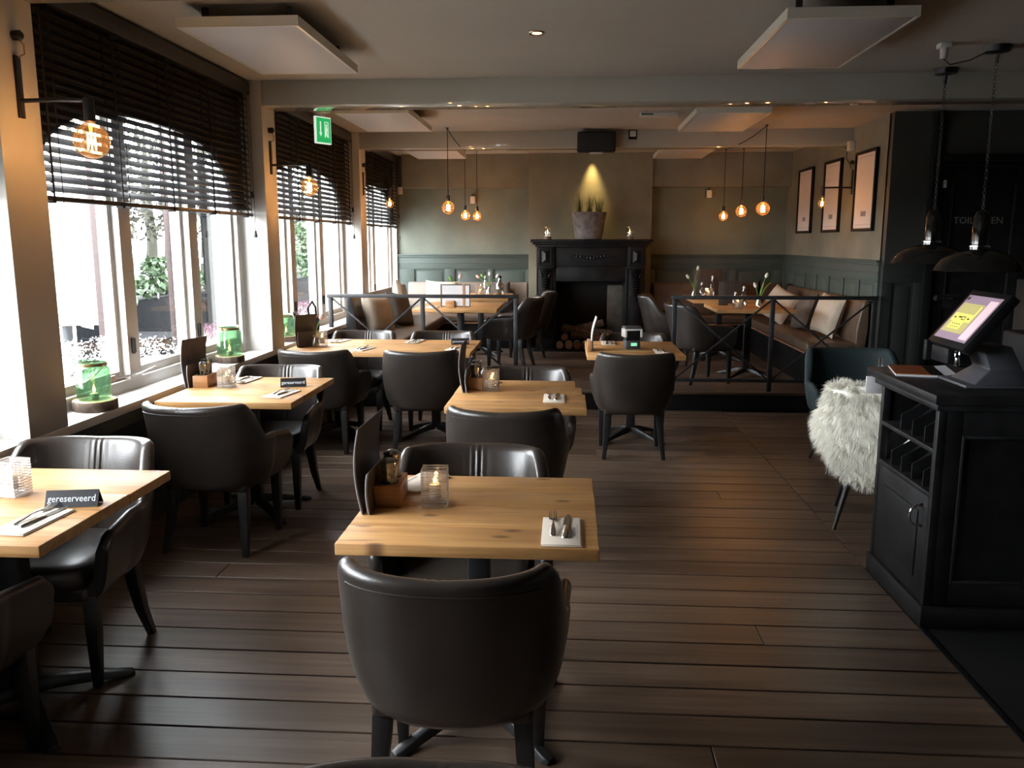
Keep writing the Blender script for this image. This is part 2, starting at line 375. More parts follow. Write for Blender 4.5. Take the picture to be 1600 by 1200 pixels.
# windows with mullions, panes and a dark arched panel added inside to shade the blind tops
def basket_arch(y0, y1, zs, zt, n=28):
    c = (y0 + y1) / 2; hw = (y1 - y0) / 2
    return [(c - hw * math.copysign(abs(math.cos(t)) ** 0.75, math.cos(t)), zs + (zt - zs) * math.sin(t) ** 0.9) for t in [PI * i / n for i in range(n + 1)]]
wn = 0
for bi, (a, b) in enumerate(BAYS, 1):
    wn += 1
    wnd = struct('window_%d' % wn, label='white casement window with three tall panes')
    L_ = b - a
    obj('frame', MB().box(-2.60, -2.50, a, a + 0.07, 0.785, 2.62).box(-2.60, -2.50, b - 0.07, b, 0.785, 2.62).box(-2.60, -2.50, a + 0.07, b - 0.07, 0.785, 0.85).box(-2.60, -2.50, a + 0.07, b - 0.07, 2.56, 2.62), 'frame_white', wnd, bevel=0.003)
    n = 3 if L_ > 2.5 else 2
    ms = [a + L_ * (i + 1) / n for i in range(n - 1)]
    if bi == 2: ms = [4.655, 5.53]
    for mm_ in ms:
        obj('mullion', MB().box(-2.62, -2.49, mm_ - 0.065, mm_ + 0.065, 0.85, 2.56), 'frame_white', wnd, bevel=0.004)
        obj('hinge', MB().box(-2.49, -2.478, mm_ - 0.03, mm_ + 0.0, 1.00, 1.08).lathe([(0.009, 0), (0.009, 0.09)], 8, (-2.478, mm_ - 0.03, 0.995)), 'steel', wnd)
    ed = [a + 0.07] + ms + [b - 0.07]
    for i in range(n):
        p0 = ed[i] + (0.065 if i else 0); p1 = ed[i + 1] - (0.065 if i < n - 1 else 0)
        cs = obj('sash', MB().box(-2.575, -2.535, p0, p0 + 0.035, 0.85, 2.56).box(-2.575, -2.535, p1 - 0.035, p1, 0.85, 2.56).box(-2.575, -2.535, p0 + .035, p1 - .035, 0.85, 0.90).box(-2.575, -2.535, p0 + .035, p1 - .035, 2.50, 2.56), 'frame_white', wnd, bevel=0.003)
        obj('pane', MB().box(-2.557, -2.553, p0 + 0.035, p1 - 0.035, 0.90, 2.50), 'pane', cs, smooth=False)
    if bi in (2, 3, 4):
        hd = obj('casement_stay', MB().tube([(-2.50, a + 0.7, 0.885), (-2.46, a + 0.95, 0.875), (-2.49, a + 1.2, 0.88)], 0.006).box(-2.50, -2.48, a + 0.66, a + 0.74, 0.87, 0.90), 'cutlery', wnd)
    # outer arch, added inside the glass to keep the blind above it dark
    arch = basket_arch(a + 0.17, b - 0.24, 1.88, 2.32)
    mb = MB(); pts = arch
    for i in range(len(pts) - 1):
        (q0, z0), (q1, z1) = pts[i], pts[i + 1]
        mb.prism([(q0, z0), (q1, z1), (q1, 2.75), (q0, 2.75)], YZ, -2.485, -2.46)
    mb.box(-2.485, -2.46, a + .001, pts[0][0], 1.86, 2.75).box(-2.485, -2.46, pts[-1][0], b - .001, 1.86, 2.75)
    obj('arched_fascia', mb, 'arch', wnd, smooth=False)

# ------------------------------------------------------------------ ceiling, beams
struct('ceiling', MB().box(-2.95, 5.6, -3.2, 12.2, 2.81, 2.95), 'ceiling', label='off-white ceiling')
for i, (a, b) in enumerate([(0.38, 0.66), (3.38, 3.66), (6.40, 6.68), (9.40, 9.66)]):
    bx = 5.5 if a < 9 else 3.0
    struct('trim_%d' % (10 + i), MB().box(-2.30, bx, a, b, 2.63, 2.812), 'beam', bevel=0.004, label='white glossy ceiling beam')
bb = struct('trim_15', MB().box(-2.3, -0.54, 11.80, 11.98, 2.36, 2.81).box(1.14, 3.0, 11.80, 11.98, 2.36, 2.81), 'olive', label='projecting upper band of the back wall')
# ------------------------------------------------------------------ back wall with wainscot
wb = struct('wall_back', MB().box(-2.75, 5.6, 11.99, 12.15, -0.1, 2.9), 'sage', label='grey green plastered back wall')
def wainscot(parent, fn, spans, a0, a1, ztop=1.45, z0=0.18, pm='teal'):
    """fn maps (along, out, z) to x,y,z; out grows into the room"""
    def bx(mb, u0, u1, o0, o1, za, zb):
        vs = [fn(u, o, z) for z in (za, zb) for o in (o0, o1) for u in (u0, u1)]
        return mb.add(vs, [(0, 2, 3, 1), (4, 5, 7, 6), (0, 1, 5, 4), (2, 6, 7, 3), (0, 4, 6, 2), (1, 3, 7, 5)])
    obj('cap_rail', bx(bx(bx(MB(), a0, a1, 0, .050, ztop - .022, ztop), a0, a1, 0, .036, ztop - .05, ztop - .022), a0, a1, 0, .030, ztop - .135, ztop - .115), pm, parent, bevel=.004)
    obj('backing_board', bx(MB(), a0, a1, 0, .010, z0, ztop - .04), pm, parent)
    mb = MB(); bx(mb, a0, a1, .010, .026, ztop - .19 - .02, ztop - .05); bx(mb, a0, a1, .010, .026, z0, z0 + .32)
    us = [a0] + [q for s_ in spans for q in s_] + [a1]
    for i in range(0, len(us), 2): bx(mb, us[i], us[i + 1], .010, .026, z0 + .32, ztop - .21)
    obj('stile_frame', mb, pm, parent, bevel=.003)
    for u0, u1 in spans:
        obj('wall_panel', bx(MB(), u0 + .035, u1 - .035, .008, .019, z0 + .355, ztop - .245), pm, parent, bevel=.006)
W0 = lambda u, o, z: (u, 11.99 - o, z)
wainscot(wb, W0, [(-2.18, -1.74), (-1.60, -1.13), (-1.05, -0.58)], -2.42, -0.54)
wainscot(wb, W0, [(1.22, 1.72), (1.82, 2.26), (2.36, 2.86)], 1.14, 3.0)
wc = struct('wall_chimney', MB().box(-0.54, 1.14, 11.75, 11.99, 0.16, 2.81), 'chimney', label='olive chimney breast lit by a warm lamp')
wr = struct('wall_right', MB().box(3.0, 3.12, 8.33, 12.1, 0.0, 2.81), 'olive', label='olive grey right wall with framed prints')
W1 = lambda u, o, z: (3.0 - o, u, z)
wainscot(wr, W1, [(8.42 + .5 * i, 8.84 + .5 * i) for i in range(7)], 8.32, 11.98)
wd = struct('wall_front_right', MB().box(3.0, 3.42, 8.25, 8.37, 0.0, 2.81).box(4.35, 5.6, 8.25, 8.37, 0, 2.81).box(3.42, 4.35, 8.25, 8.37, 2.40, 2.81), 'dark_wall', label='dark wall holding the toilet door')
W2 = lambda u, o, z: (u, 8.25 - o, z)
wainscot(wd, W2, [(3.08, 3.28)], 2.985, 3.38, z0=0.0, pm='dark_teal')
obj('upper_rail', MB().box(3.35, 5.5, 8.20, 8.25, 2.36, 2.42), 'black_paint', wd, bevel=.004)
obj('post', MB().box(3.345, 3.42, 8.17, 8.25, 0, 2.80), 'black_paint', wd, bevel=.004)
struct('wall_bar', MB().box(5.5, 5.6, -3.2, 12.1, 0, 2.9), 'dark_wall', label='dark wall behind the bar')
struct('wall_rear', MB().box(-2.9, 5.6, -3.2, -3.05, 0, 2.9), 'dark_wall', label='wall behind the viewer')
dr = struct('door_1', label='black toilet door with raised panels')
obj('door_leaf', MB().box(3.43, 4.30, 8.26, 8.30, 0.0, 2.30), 'blackwood', dr)
obj('door_stile_frame', MB().box(3.43, 3.56, 8.235, 8.26, 0, 2.30).box(4.14, 4.30, 8.235, 8.26, 0, 2.30).box(3.56, 4.14, 8.235, 8.26, 2.17, 2.30).box(3.56, 4.14, 8.235, 8.26, 1.0, 1.14).box(3.56, 4.14, 8.235, 8.26, 0, .2), 'blackwood', dr, bevel=.006)
obj('door_moulding', MB().box(3.56, 3.575, 8.228, 8.25, 1.14, 2.17).box(4.125, 4.14, 8.228, 8.25, 1.14, 2.17), 'steel', dr)
obj('door_frame', MB().box(3.42, 3.432, 8.20, 8.25, 0, 2.32).box(4.30, 4.35, 8.20, 8.25, 0, 2.36).box(3.42, 4.35, 8.2, 8.25, 2.305, 2.36), 'black_paint', dr, bevel=.004)
obj('door_handle', MB().tube([(3.49, 8.235, 1.10), (3.49, 8.17, 1.10), (3.62, 8.17, 1.10)], .010).lathe([(.025, 0), (.025, .012)], 16, Mx=Matrix.Translation((3.49, 8.235, 1.10)) @ Matrix.Rotation(PI / 2, 4, 'X')), 'chrome', dr)
obj('lettering', text_mesh('TOILETTEN', 0.088, 'door_text'), None, dr, (3.83, 8.255, 1.82), (PI / 2, 0, 0), label='grey lettering on the door')
tag(obj('door_sensor', MB().box(3.47, 3.50, 8.21, 8.235, 2.12, 2.19), 'plastic_white', bevel=.004), 'small white sensor at the top of the toilet door', 'sensor')

# ------------------------------------------------------------------ ceiling heater panels
def heater(x0, x1, y0, y1, label, first=[None]):
    cx, cyy = (x0 + x1) / 2, (y0 + y1) / 2
    if first[0] is None:
        r = thing('ceiling_heater_panel', label, 'heater panel', (cx, cyy, 2.68), 0, 'white ceiling heater panels')
        obj('panel_frame', MB().box(-.31, .31, -.6, -.585, 0, .05).box(-.31, .31, .585, .6, 0, .05).box(-.31, -.295, -.585, .585, 0, .05).box(.295, .31, -.585, .585, 0, .05), 'panel_edge', r)
        obj('heating_plate', MB().box(-.296, .296, -.586, .586, .002, .04), 'panel_white', r, bevel=.002)
        for sx in (-.22, .22):
            for sy in (-.45, .45): obj('hanger', MB().box(sx - .015, sx + .015, sy - .01, sy + .01, .03, .13), 'steel', r)
        first[0] = r; return r
    return dup(first[0], (cx, cyy, 2.68), 0, label)
heater(-1.96, -1.34, 4.30, 5.50, 'white heater panel under the ceiling, the large one nearest the front blind')
heater(1.03, 1.66, 4.32, 5.52, 'white heater panel under the ceiling, front right, left of the pendant lamps')
heater(-1.95, -1.33, 7.18, 8.36, 'white heater panel beside the green exit sign')
heater(1.06, 1.68, 7.36, 8.54, 'white heater panel right of the emergency light')
heater(-1.94, -1.32, 9.92, 11.1, 'white heater panel over the rear left bench, behind the left hanging bulbs')
heater(1.08, 1.71, 10.05, 11.24, 'white heater panel over the rear right bench, right of the chimney')

# ------------------------------------------------------------------ blinds
def make_blind(y0, y1, label):
    L_ = y1 - y0; r = thing('venetian_blind', label, 'blind', (-2.41, y0, 0), 0, 'dark slatted venetian blinds')
    obj('headrail', MB().box(-.035, .04, 0, L_, 2.70, 2.79), 'slat', r, bevel=.003)
    t = math.radians(42); c, s_ = math.cos(t) * .0265, math.sin(t) * .0265
    sl = MB().loft([[(c, yy, -s_), (0, yy, .0018), (-c, yy, s_), (-c, yy, s_ + .0025), (0, yy, .0045), (c, yy, -s_ + .0025)] for yy in (0.01, L_ - .01)])
    me = mesh('slat', sl, 'slat', smooth=False)
    nsl = 19
    for i in range(nsl): obj('slat', me, None, r, (0, 0, 1.875 + i * .0445))
    obj('bottom_rail', MB().box(-.026, .026, 0.005, L_ - .005, 1.815, 1.838), 'slat', r, bevel=.003)
    nt_ = 5
    for i in range(nt_):
        yy = 0.18 + (L_ - .3) * i / (nt_ - 1) if i else 0.16
        mb = MB()
        for xx in (-.029, .029): mb.tube([(xx, yy, 1.82), (xx, yy, 2.72)], .0048, 5)
        mb.tube([(.034, yy + .06, 1.80), (.034, yy + .06, 2.72)], .0022, 5)
        for q in range(nsl):
            zz = 1.868 + q * .0445; mb.tube([(.028, yy, zz - s_), (-.028, yy, zz + s_)], .0032, 4)
        mb.box(-.008, .03, yy - .01, yy + .01, 1.806, 1.818)
        obj('ladder_cord', mb, 'cord', r)
    for q, (yy, zz) in enumerate([(L_ - .03, 1.66), (L_ - .06, 1.95)]):
        pc = obj('pull_cord', MB().tube([(.045, yy, 2.72), (.045, yy, zz + .04)], .0018, 5), 'cord', r)
        obj('tassel', MB().lathe([(.003, .05), (.008, .045), (.009, .03), (.014, .008), (.012, 0), (.002, -.002)], 12, (.045, yy, zz)), 'cord', pc)
    return r
make_blind(3.68, 6.36, 'dark slatted blind over the nearest window, behind the first wall lamp')
make_blind(6.70, 9.35, 'dark slatted blind over the second window, behind the exit sign')
make_blind(9.68, 11.9, 'dark slatted blind over the farthest window, above the bench')
make_blind(0.70, 3.36, 'dark slatted blind left of the picture, over the window beside the viewer')

# ------------------------------------------------------------------ bulbs
def bulb_prof(r):
    pts = [(.013, .078 * r / .065), (.014, .070 * r / .065)]
    for i in range(1, 15):
        a = math.radians(20 + 160 * i / 14); pts.append((max(.0008, r * math.sin(a)), r * math.cos(a)))
    return pts
def add_bulb(parent, c, r=0.062, power=3.0, col=(1.0, 0.40, 0.135)):
    b = obj('bulb', MB().lathe(bulb_prof(r), 24, c, cap=False), 'bulb', parent, ang=80)
    k = r / .062; mb = MB()
    for i in range(6):
        a = 2 * PI * i / 6; x, yv = .013 * k * math.cos(a), .013 * k * math.sin(a)
        mb.tube([(c[0] + x, c[1] + yv, c[2] + .028 * k), (c[0] + x * 1.15, c[1] + yv * 1.15, c[2] - .03 * k)], .0028, 5)
    obj('filament', mb, 'filament', b)
    obj('stem', MB().lathe([(.008, .06), (.005, .035), (.004, .02), (.001, .018)], 10, c), 'bulbstem', b)
    wl_ = parent.matrix_basis @ Vector(c)
    light('bulb_light', 'POINT', wl_, power, col, .012)
def sconce(loc, rotz, label, r=0.066):
    t = thing('wall_lamp', label, 'wall lamp', loc, rotz, 'black bracket wall lamps with bare bulbs')
    obj('wall_plate', MB().box(0, .012, -.018, .018, -.07, .18), 'black_metal', t, bevel=.002)
    obj('arm', MB().tube([(.01, 0, 0), (.15, 0, .003), (.29, 0, 0)], .009, 10), 'black_metal', t)
    obj('socket', MB().lathe([(.012, .015), (.022, .008), (.023, -.085), (.018, -.09)], 16, (.30, 0, 0)), 'black_metal', t)
    add_bulb(t, (.30, 0, -.165), r, 3.2)
    obj('supply_cable', MB().tube([(.005, 0, .17), (.03, .02, .19), (.02, .035, .23), (.008, .01, .255)], .003, 6), 'brass', t)
    obj('wall_plug', MB().lathe([(.02, 0), (.022, .03), (.012, .04)], 12, Mx=Matrix.Translation((0, 0, .26)) @ Matrix.Rotation(PI / 2, 4, 'Y')), 'black_metal', t)
    return t
sconce((-2.30, 3.52, 2.21), 0, 'black bracket lamp with round bulb on the nearest window pillar', .072)
sconce((-2.30, 6.54, 2.21), 0, 'black bracket lamp with round bulb on the second pillar, below the exit sign', .068)
sconce((-2.30, 9.52, 2.21), 0, 'small bracket lamp on the third pillar, in front of the farthest blind', .045)
sconce((3.0, 9.32, 2.19), PI, 'bracket lamp on the right wall between the framed prints', .045)
def pendant(x, yv, zb, hook, r, label, swag=None):
    t = thing('pendant_bulb', label, 'pendant lamp', (x, yv, zb), 0, 'bare bulbs hanging in clusters from black cords')
    h = (hook[0] - x, hook[1] - yv, hook[2] - zb)
    obj('socket', MB().lathe([(.006, .135), (.018, .128), (.021, .075), (.016, .068)], 14), 'black_metal', t)
    obj('cord', MB().tube([(0, 0, .13), (h[0] * .3, h[1] * .3, .13 + (h[2] - .13) * .5), (h[0], h[1], h[2] - .01)], .0042, 6), 'cord', t)
    obj('ceiling_hook', MB().lathe([(.012, -.012), (.016, 0)], 10, h), 'black_metal', t)
    if swag:
        a = Vector(h); b = Vector((swag[0] - x, swag[1] - yv, swag[2] - zb))
        obj('swag_cord', MB().tube([a + (b - a) * q + Vector((0, 0, -.03 * math.sin(PI * q) - .008)) for q in [i / 10 for i in range(11)]], .0042, 6), 'cord', t)
    add_bulb(t, (0, 0, 0), r, 7.5)
    return t
pendant(-1.28, 9.10, 1.985, (-1.28, 9.10, 2.81), .068, 'largest and leftmost of the three bare bulbs near the left bench', (-1.14, 9.53, 2.628))
pendant(-1.35, 11.2, 1.965, (-1.35, 11.2, 2.81), .062, 'middle of the three bare bulbs hanging near the left bench')
pendant(-1.20, 11.25, 1.955, (-1.20, 11.25, 2.81), .058, 'rightmost of the three bare bulbs hanging near the left bench')
pendant(2.03, 9.09, 1.965, (2.03, 9.09, 2.81), .070, 'largest and rightmost of the three bare bulbs near the right bench', (1.72, 9.53, 2.628))
pendant(1.90, 9.55, 1.955, (1.90, 9.55, 2.628), .062, 'middle of the three bare bulbs hanging near the right bench')
pendant(2.04, 11.4, 1.955, (2.04, 11.4, 2.81), .060, 'leftmost of the three bare bulbs hanging near the right bench')
# bar pendants
def bar_lamp(x, yv, zr, label):
    t = thing('bar_pendant_lamp', label, 'pendant lamp', (x, yv, zr), 0, 'glossy black pendant lamps over the bar')
    obj('lamp_shade', MB().lathe([(.255, 0), (.262, .004), (.25, .03), (.215, .075), (.15, .115), (.08, .135), (.045, .14), (.042, .134), (.14, .105), (.205, .068), (.245, .02)], 40, cap=False), 'lampshade', t, ang=60)
    obj('lamp_neck', MB().lathe([(.062, .135), (.062, .16), (.05, .17), (.05, .33), (.035, .37), (.012, .385)], 20), 'lampshade', t)
    obj('collar', MB().lathe([(.064, .155), (.064, .162)], 20), 'chrome', t)
    mb = MB(); z = .385; i = 0
    while z < 2.79 - zr:
        ring = [(.0085 * math.cos(a) * (1 if i % 2 else 0), .0085 * math.cos(a) * (0 if i % 2 else 1), z + .014 * math.sin(a)) for a in [2 * PI * q / 8 for q in range(8)]]
        mb.tube(ring, .0022, 4, closed=True); z += .021; i += 1
    obj('chain', mb, 'steel', t, smooth=False)
    obj('ceiling_rose', MB().lathe([(.01, -.10), (.014, -.045), (.07, -.035), (.085, 0)], 28, (0, 0, 2.81 - zr)), 'black_metal', t)
    return t
bar_lamp(2.62, 5.60, 1.44, 'glossy black dome pendant over the bar, the nearer and right one')
bar_lamp(2.61, 6.29, 1.47, 'glossy black dome pendant over the bar, the farther and left one')
sk = thing('ceiling_socket', 'white ceiling socket with plug and cable beside the pendant lamps', 'socket', (2.26, 5.5, 2.81))
obj('socket_box', MB().box(-.035, .035, -.035, .035, -.03, 0), 'plastic_white', sk, bevel=.005)
obj('plug', MB().lathe([(.02, -.09), (.024, -.03)], 12), 'plastic_white', sk)
obj('cable', MB().tube([(0, 0, -.09), (.05, .02, -.12), (.18, .04, -.09), (.30, .08, -.03)], .004, 6), 'plastic_grey', sk)
# ceiling downlight
dl = thing('downlight', 'small round recessed ceiling lamp in the front ceiling bay', 'ceiling lamp', (-.19, 5.08, 2.81))
obj('trim_ring', MB().lathe([(.03, -.004), (.045, -.006), (.05, 0)], 24, cap=False), 'cutlery', dl)
obj('lamp_face', MB().lathe([(.001, -.003), (.028, -.004)], 20, cap=False), emis('downlight_glow', (1, .6, .25), 6), dl)

# ------------------------------------------------------------------ exit sign, speaker, small ceiling devices
ex = thing('exit_sign', 'green emergency exit sign hanging below the ceiling', 'exit sign', (-2.07, 7.2, 2.55), math.radians(58))
obj('sign_box', MB().box(-.085, .085, -.012, .012, -.11, .11), 'exit_white', ex, bevel=.003)
obj('sign_face', MB().box(-.077, .077, -.015, -.011, -.10, .10), 'exit_green', ex)
obj('arrow', MB().prism([(-.05, -.02), (-.04, -.02), (-.04, .07), (-.03, .07), (-.03, -.02), (-.02, -.02), (-.035, -.05)], XZ, -.0175, -.014), 'exit_white', ex, smooth=False)
mb = MB().box(.01, .014, -.0175, -.014, -.06, .07).box(.014, .05, -.0175, -.014, .066, .07).box(.046, .05, -.0175, -.014, -.06, .066)
mb.prism([(.022, .03), (.036, .03), (.04, -.005), (.03, -.01), (.043, -.05), (.036, -.055), (.024, -.02), (.018, -.05), (.01, -.05), (.018, -.005)], XZ, -.0175, -.014)
mb.lathe([(.008, 0), (.008, .003)], 10, Mx=Matrix.Translation((.029, -.0145, .042)) @ Matrix.Rotation(PI / 2, 4, 'X'))
obj('running_figure', mb, 'exit_white', ex, smooth=False)
obj('hanging_bracket', MB().box(-.02, .05, -.05, .05, .14, .26).box(-.01, .03, -.01, .01, .10, .15), 'panel_edge', ex, bevel=.01)
sp = thing('loudspeaker', 'black rounded loudspeaker fixed under the beam above the fireplace', 'loudspeaker', (.295, 9.30, 2.675))
obj('cabinet', MB().box(-.205, .205, -.06, .08, -.105, .105), 'speaker', sp, bevel=.02, seg=4)
obj('mount', MB().box(-.07, .07, .0, .09, -.118, -.104).box(-.03, .03, .05, .10, -.11, .05), 'plastic_white', sp)
dv = thing('thermostat', 'small square dark-framed device on the beam right of the loudspeaker', 'thermostat', (.685, 9.40, 2.765))
obj('case', MB().box(-.045, .045, -.02, 0, -.055, .045), 'plastic_black', dv, bevel=.006)
obj('dial_plate', MB().box(-.032, .032, -.025, -.019, -.028, .034), 'plastic_white', dv, bevel=.006)
obj('dial', MB().lathe([(.018, 0), (.015, .012)], 16, Mx=Matrix.Translation((0, -.024, .004)) @ Matrix.Rotation(PI / 2, 4, 'X')), 'plastic_white', dv)
em = thing('emergency_light', 'flat white emergency light strip on the ceiling', 'light fitting', (.84, 8.2, 2.81))
obj('case', MB().box(-.18, .18, -.05, .05, -.035, 0), 'plastic_white', em, bevel=.008)
obj('label_strip', MB().box(-.17, -.06, -.053, -.049, -.024, -.012), 'leaf', em)
for i, (x, yv, z, lb) in enumerate([(-2.36, 11.94, 2.33, 'small white box high in the left rear corner'), (-1.33, 11.94, 2.20, 'small white switch box behind the left hanging bulbs'), (1.93, 11.94, 2.27, 'small white switch box behind the right hanging bulbs')]):
    o = MB().box(-.035, .035, -.03, .03, -.05, .05)
    t = thing('wall_box', lb, 'switch box', (x, yv, z))
    obj('case', o, 'plastic_white', t, bevel=.006); obj('cable_stub', MB().box(-.012, .012, .0, .025, .05, .09), 'plastic_grey', t)
t = thing('wall_box', 'white socket box with plug above the framed prints on the right wall', 'switch box', (2.97, 9.35, 2.62))
obj('case', MB().box(-.03, .03, -.05, .05, -.05, .05), 'plastic_white', t, bevel=.006)
obj('plug', MB().box(-.03, .0, .05, .10, -.02, .02), 'black_metal', t, bevel=.004)
obj('cable', MB().tube([(-.01, .08, -.03), (.0, .12, -.12), (.01, .04, -.18), (.015, -.02, -.25)], .004, 6), 'cord', t)

# framed prints
for (a, b, lb) in [(10.72, 11.35, 'framed pale print on the right wall, the one deepest in the room'), (9.64, 10.25, 'framed pale print on the right wall, the middle one behind the wall lamp'), (8.57, 9.18, 'framed pale print on the right wall, the one nearest the viewer')]:
    t = thing('framed_print', lb, 'picture', (3.0, (a + b) / 2, 2.13), 0, 'black-framed prints in a row on the right wall')
    h, w_ = .40, (b - a) / 2
    obj('picture_frame', MB().box(-.035, 0, -w_, -w_ + .03, -h, h).box(-.035, 0, w_ - .03, w_, -h, h).box(-.035, 0, -w_ + .03, w_ - .03, -h, -h + .03).box(-.035, 0, -w_ + .03, w_ - .03, h - .03, h), 'black_paint', t, bevel=.003)
    obj('print', MB().box(-.018, -.005, -w_ + .028, w_ - .028, -h + .028, h - .028), 'print', t)
    obj('caption', MB().box(-.0195, -.018, -.07, .07, -.25, -.20), 'ink', t)
    obj('line', MB().box(-.0195, -.018, -w_ + .06, w_ - .06, .335, .338).box(-.0195, -.018, -w_ + .06, w_ - .06, -.335, -.332), 'ink', t)

# ------------------------------------------------------------------ leather tub chairs
def plan(n_arm=12, n_back=22):
    """centre line of the tub wall, from the right arm front round the back to the left arm front"""
    P = []
    for i in range(n_arm): P.append((.272 - .012 * (i / n_arm), .245 - .245 * i / n_arm))
    m = n_back
    for i in range(m + 1):
        t = PI / 2 * i / m; x, y = sup(t, .268, .262, .86); P.append((x, -y))
    xs = [.05, .040, .032, .026, .020, .015, .010, .005]
    P = [p for p in P if p[0] > .055] + [(x, -.262 * (1 - (x / .268) ** (2 / .86)) ** .43) for x in xs]
    return P + [(0, -.262)] + [(-x, y) for x, y in reversed(P)]
def sstep(a, b, x):
    t = max(0, min(1, (x - a) / (b - a))); return t * t * (3 - 2 * t)
def chair_shell(pleat=.0055, H=.825, zb=.345):
    P = plan(); n = len(P); rings = []
    for i, (x, y) in enumerate(P):
        a = P[max(i - 1, 0)]; b = P[min(i + 1, n - 1)]
        t = Vector((b[0] - a[0], b[1] - a[1], 0)).normalized(); nrm = Vector((-t.y, t.x, 0))   # outward
        if nrm.dot(Vector((x, y + .02, 0))) < 0: nrm = -nrm
        k = 1 - sstep(-.165, -.055, y)                      # 1 on the back, 0 on the arms
        k2 = sstep(.205, .25, abs(x)) * (1 if y < -.05 else 0)
        top = .625 - .03 * max(0, y) / .245 + (H - .625) * k + .006 * k2 * k - .008 * k * (1 - min(1, abs(x) / .2))
        top -= .035 * sstep(.20, .245, y)
        th = .027 - .004 * (1 - k)
        back = sstep(.05, -.24, y)
        c = Vector((x, y, 0))
        def q(o, z, sh=1.0):
            zz = max(0, z - .42); lean = back * (zz * .20 + zz * zz * .12); flare = .03 * sstep(.34, .62, z)
            s_ = (.90 + .10 * sstep(zb, zb + .10, z)) if z < zb + .10 else 1.0
            pt = Vector((c.x * s_ + math.copysign(flare * min(1, abs(c.x) / .2), c.x), c.y * s_, 0)) + nrm * o
            pt.y -= lean; pt.z = z; return pt
        R = []
        zin = .44
        pl = pleat * math.exp(-((x + .012) / .032) ** 2) * math.cos(x * 2 * PI / .021) * k if y < 0 else 0
        for f in (0, .3, .55, .8): R.append(q(-th + pl * (1 - abs(f - .5)), zin + (top - .035 - zin) * f))
        for a_ in range(0, 181, 30):
            A = math.radians(a_); R.append(q(-th * math.cos(A) + pl * (1 - a_ / 180) * .6, top - .030 + .030 * math.sin(A)))
        for f in (.8, .6, .4, .22, .08, 0): R.append(q(th, zb + .03 + (top - .035 - zb - .03) * f))
        R.append(q(th - .018, zb + .006)); R.append(q(-.02, zb)); R.append(q(-th - .02, zb + .02))
        rings.append(R)
    return MB().loft(rings, True), P
def soft_slab(x, y0, y1, z0, z1, n=36, e=.45, crown=.012):
    mb = MB(); rings = []; cx = 0; cyy = (y0 + y1) / 2; hy = (y1 - y0) / 2
    for f, z in [(.93, z0), (.985, z0 + .008), (1.0, (z0 + z1) / 2), (.985, z1 - .012), (.94, z1 - .003), (.80, z1 + crown * .4), (.5, z1 + crown * .8), (.2, z1 + crown)]:
        rings.append([(cx + sup(2 * PI * i / n, x * f, hy * f, e)[0], cyy + sup(2 * PI * i / n, x * f, hy * f, e)[1], z) for i in range(n)])
    return mb.loft(rings)
def square_leg(path):
    rings = []
    for (x, y, z, s_) in path: h = s_ / 2; rings.append([(x - h, y - h, z), (x + h, y - h, z), (x + h, y + h, z), (x - h, y + h, z)])
    return MB().loft(rings)
shell_mb, P_ = chair_shell()
me_shell = mesh('shell', shell_mb, 'leather', ang=70)
me_seat = mesh('seat', soft_slab(.232, -.20, .285, .385, .475), 'leather', ang=70)
me_base = mesh('seat_frame', MB().box(-.225, .225, -.19, .245, .335, .40), 'leather', bevel=.02, seg=3)
me_fl = mesh('leg', square_leg([(0, 0, .36, .050), (0, .003, .2, .045), (0, .006, .0, .030)]), 'leg', bevel=.004)
def rear_leg(s_): return mesh('leg', square_leg([(0, 0, .37, .055), (s_ * .005, -.012, .26, .050), (s_ * .014, -.036, .13, .042), (s_ * .03, -.075, 0, .030)]), 'leg', bevel=.004)
me_rl = {1: rear_leg(1), -1: rear_leg(-1)}
def seam_path(top_off=.045, H=.825):
    out = []
    for (x, y) in P_:
        if y > -.19: continue
        c = Vector((x, y)); L_ = c.length; o = c / L_ * (.0285)
        z = H - top_off + .004 * sstep(.205, .25, abs(x)); zz = z - .42; back = sstep(.05, -.24, y); lean = back * (zz * .20 + zz * zz * .12)
        out.append((x + o.x + math.copysign(.03 * min(1, abs(x) / .2), x), y + o.y - lean, z))
    return out
me_seam = mesh('seam', MB().tube(seam_path(), .0018, 5), 'seam')
GRP = 'dark brown leather tub chairs'
def make_chair(label, loc, rz):
    t = thing('tub_chair', label, 'chair', loc, rz, GRP)
    obj('shell', me_shell, None, t); obj('seat', me_seat, None, t); obj('seat_frame', me_base, None, t); obj('seam', me_seam, None, t)
    for s_ in (-1, 1):
        obj('leg', me_fl, None, t, (s_ * .222, .205, 0)); obj('leg', me_rl[s_], None, t, (s_ * .195, -.145, 0))
    return t
R_ = math.radians
chair0 = make_chair('large leather tub chair in the foreground, back to the viewer at the nearest centre table', (-.30, 2.27, 0), R_(-1))
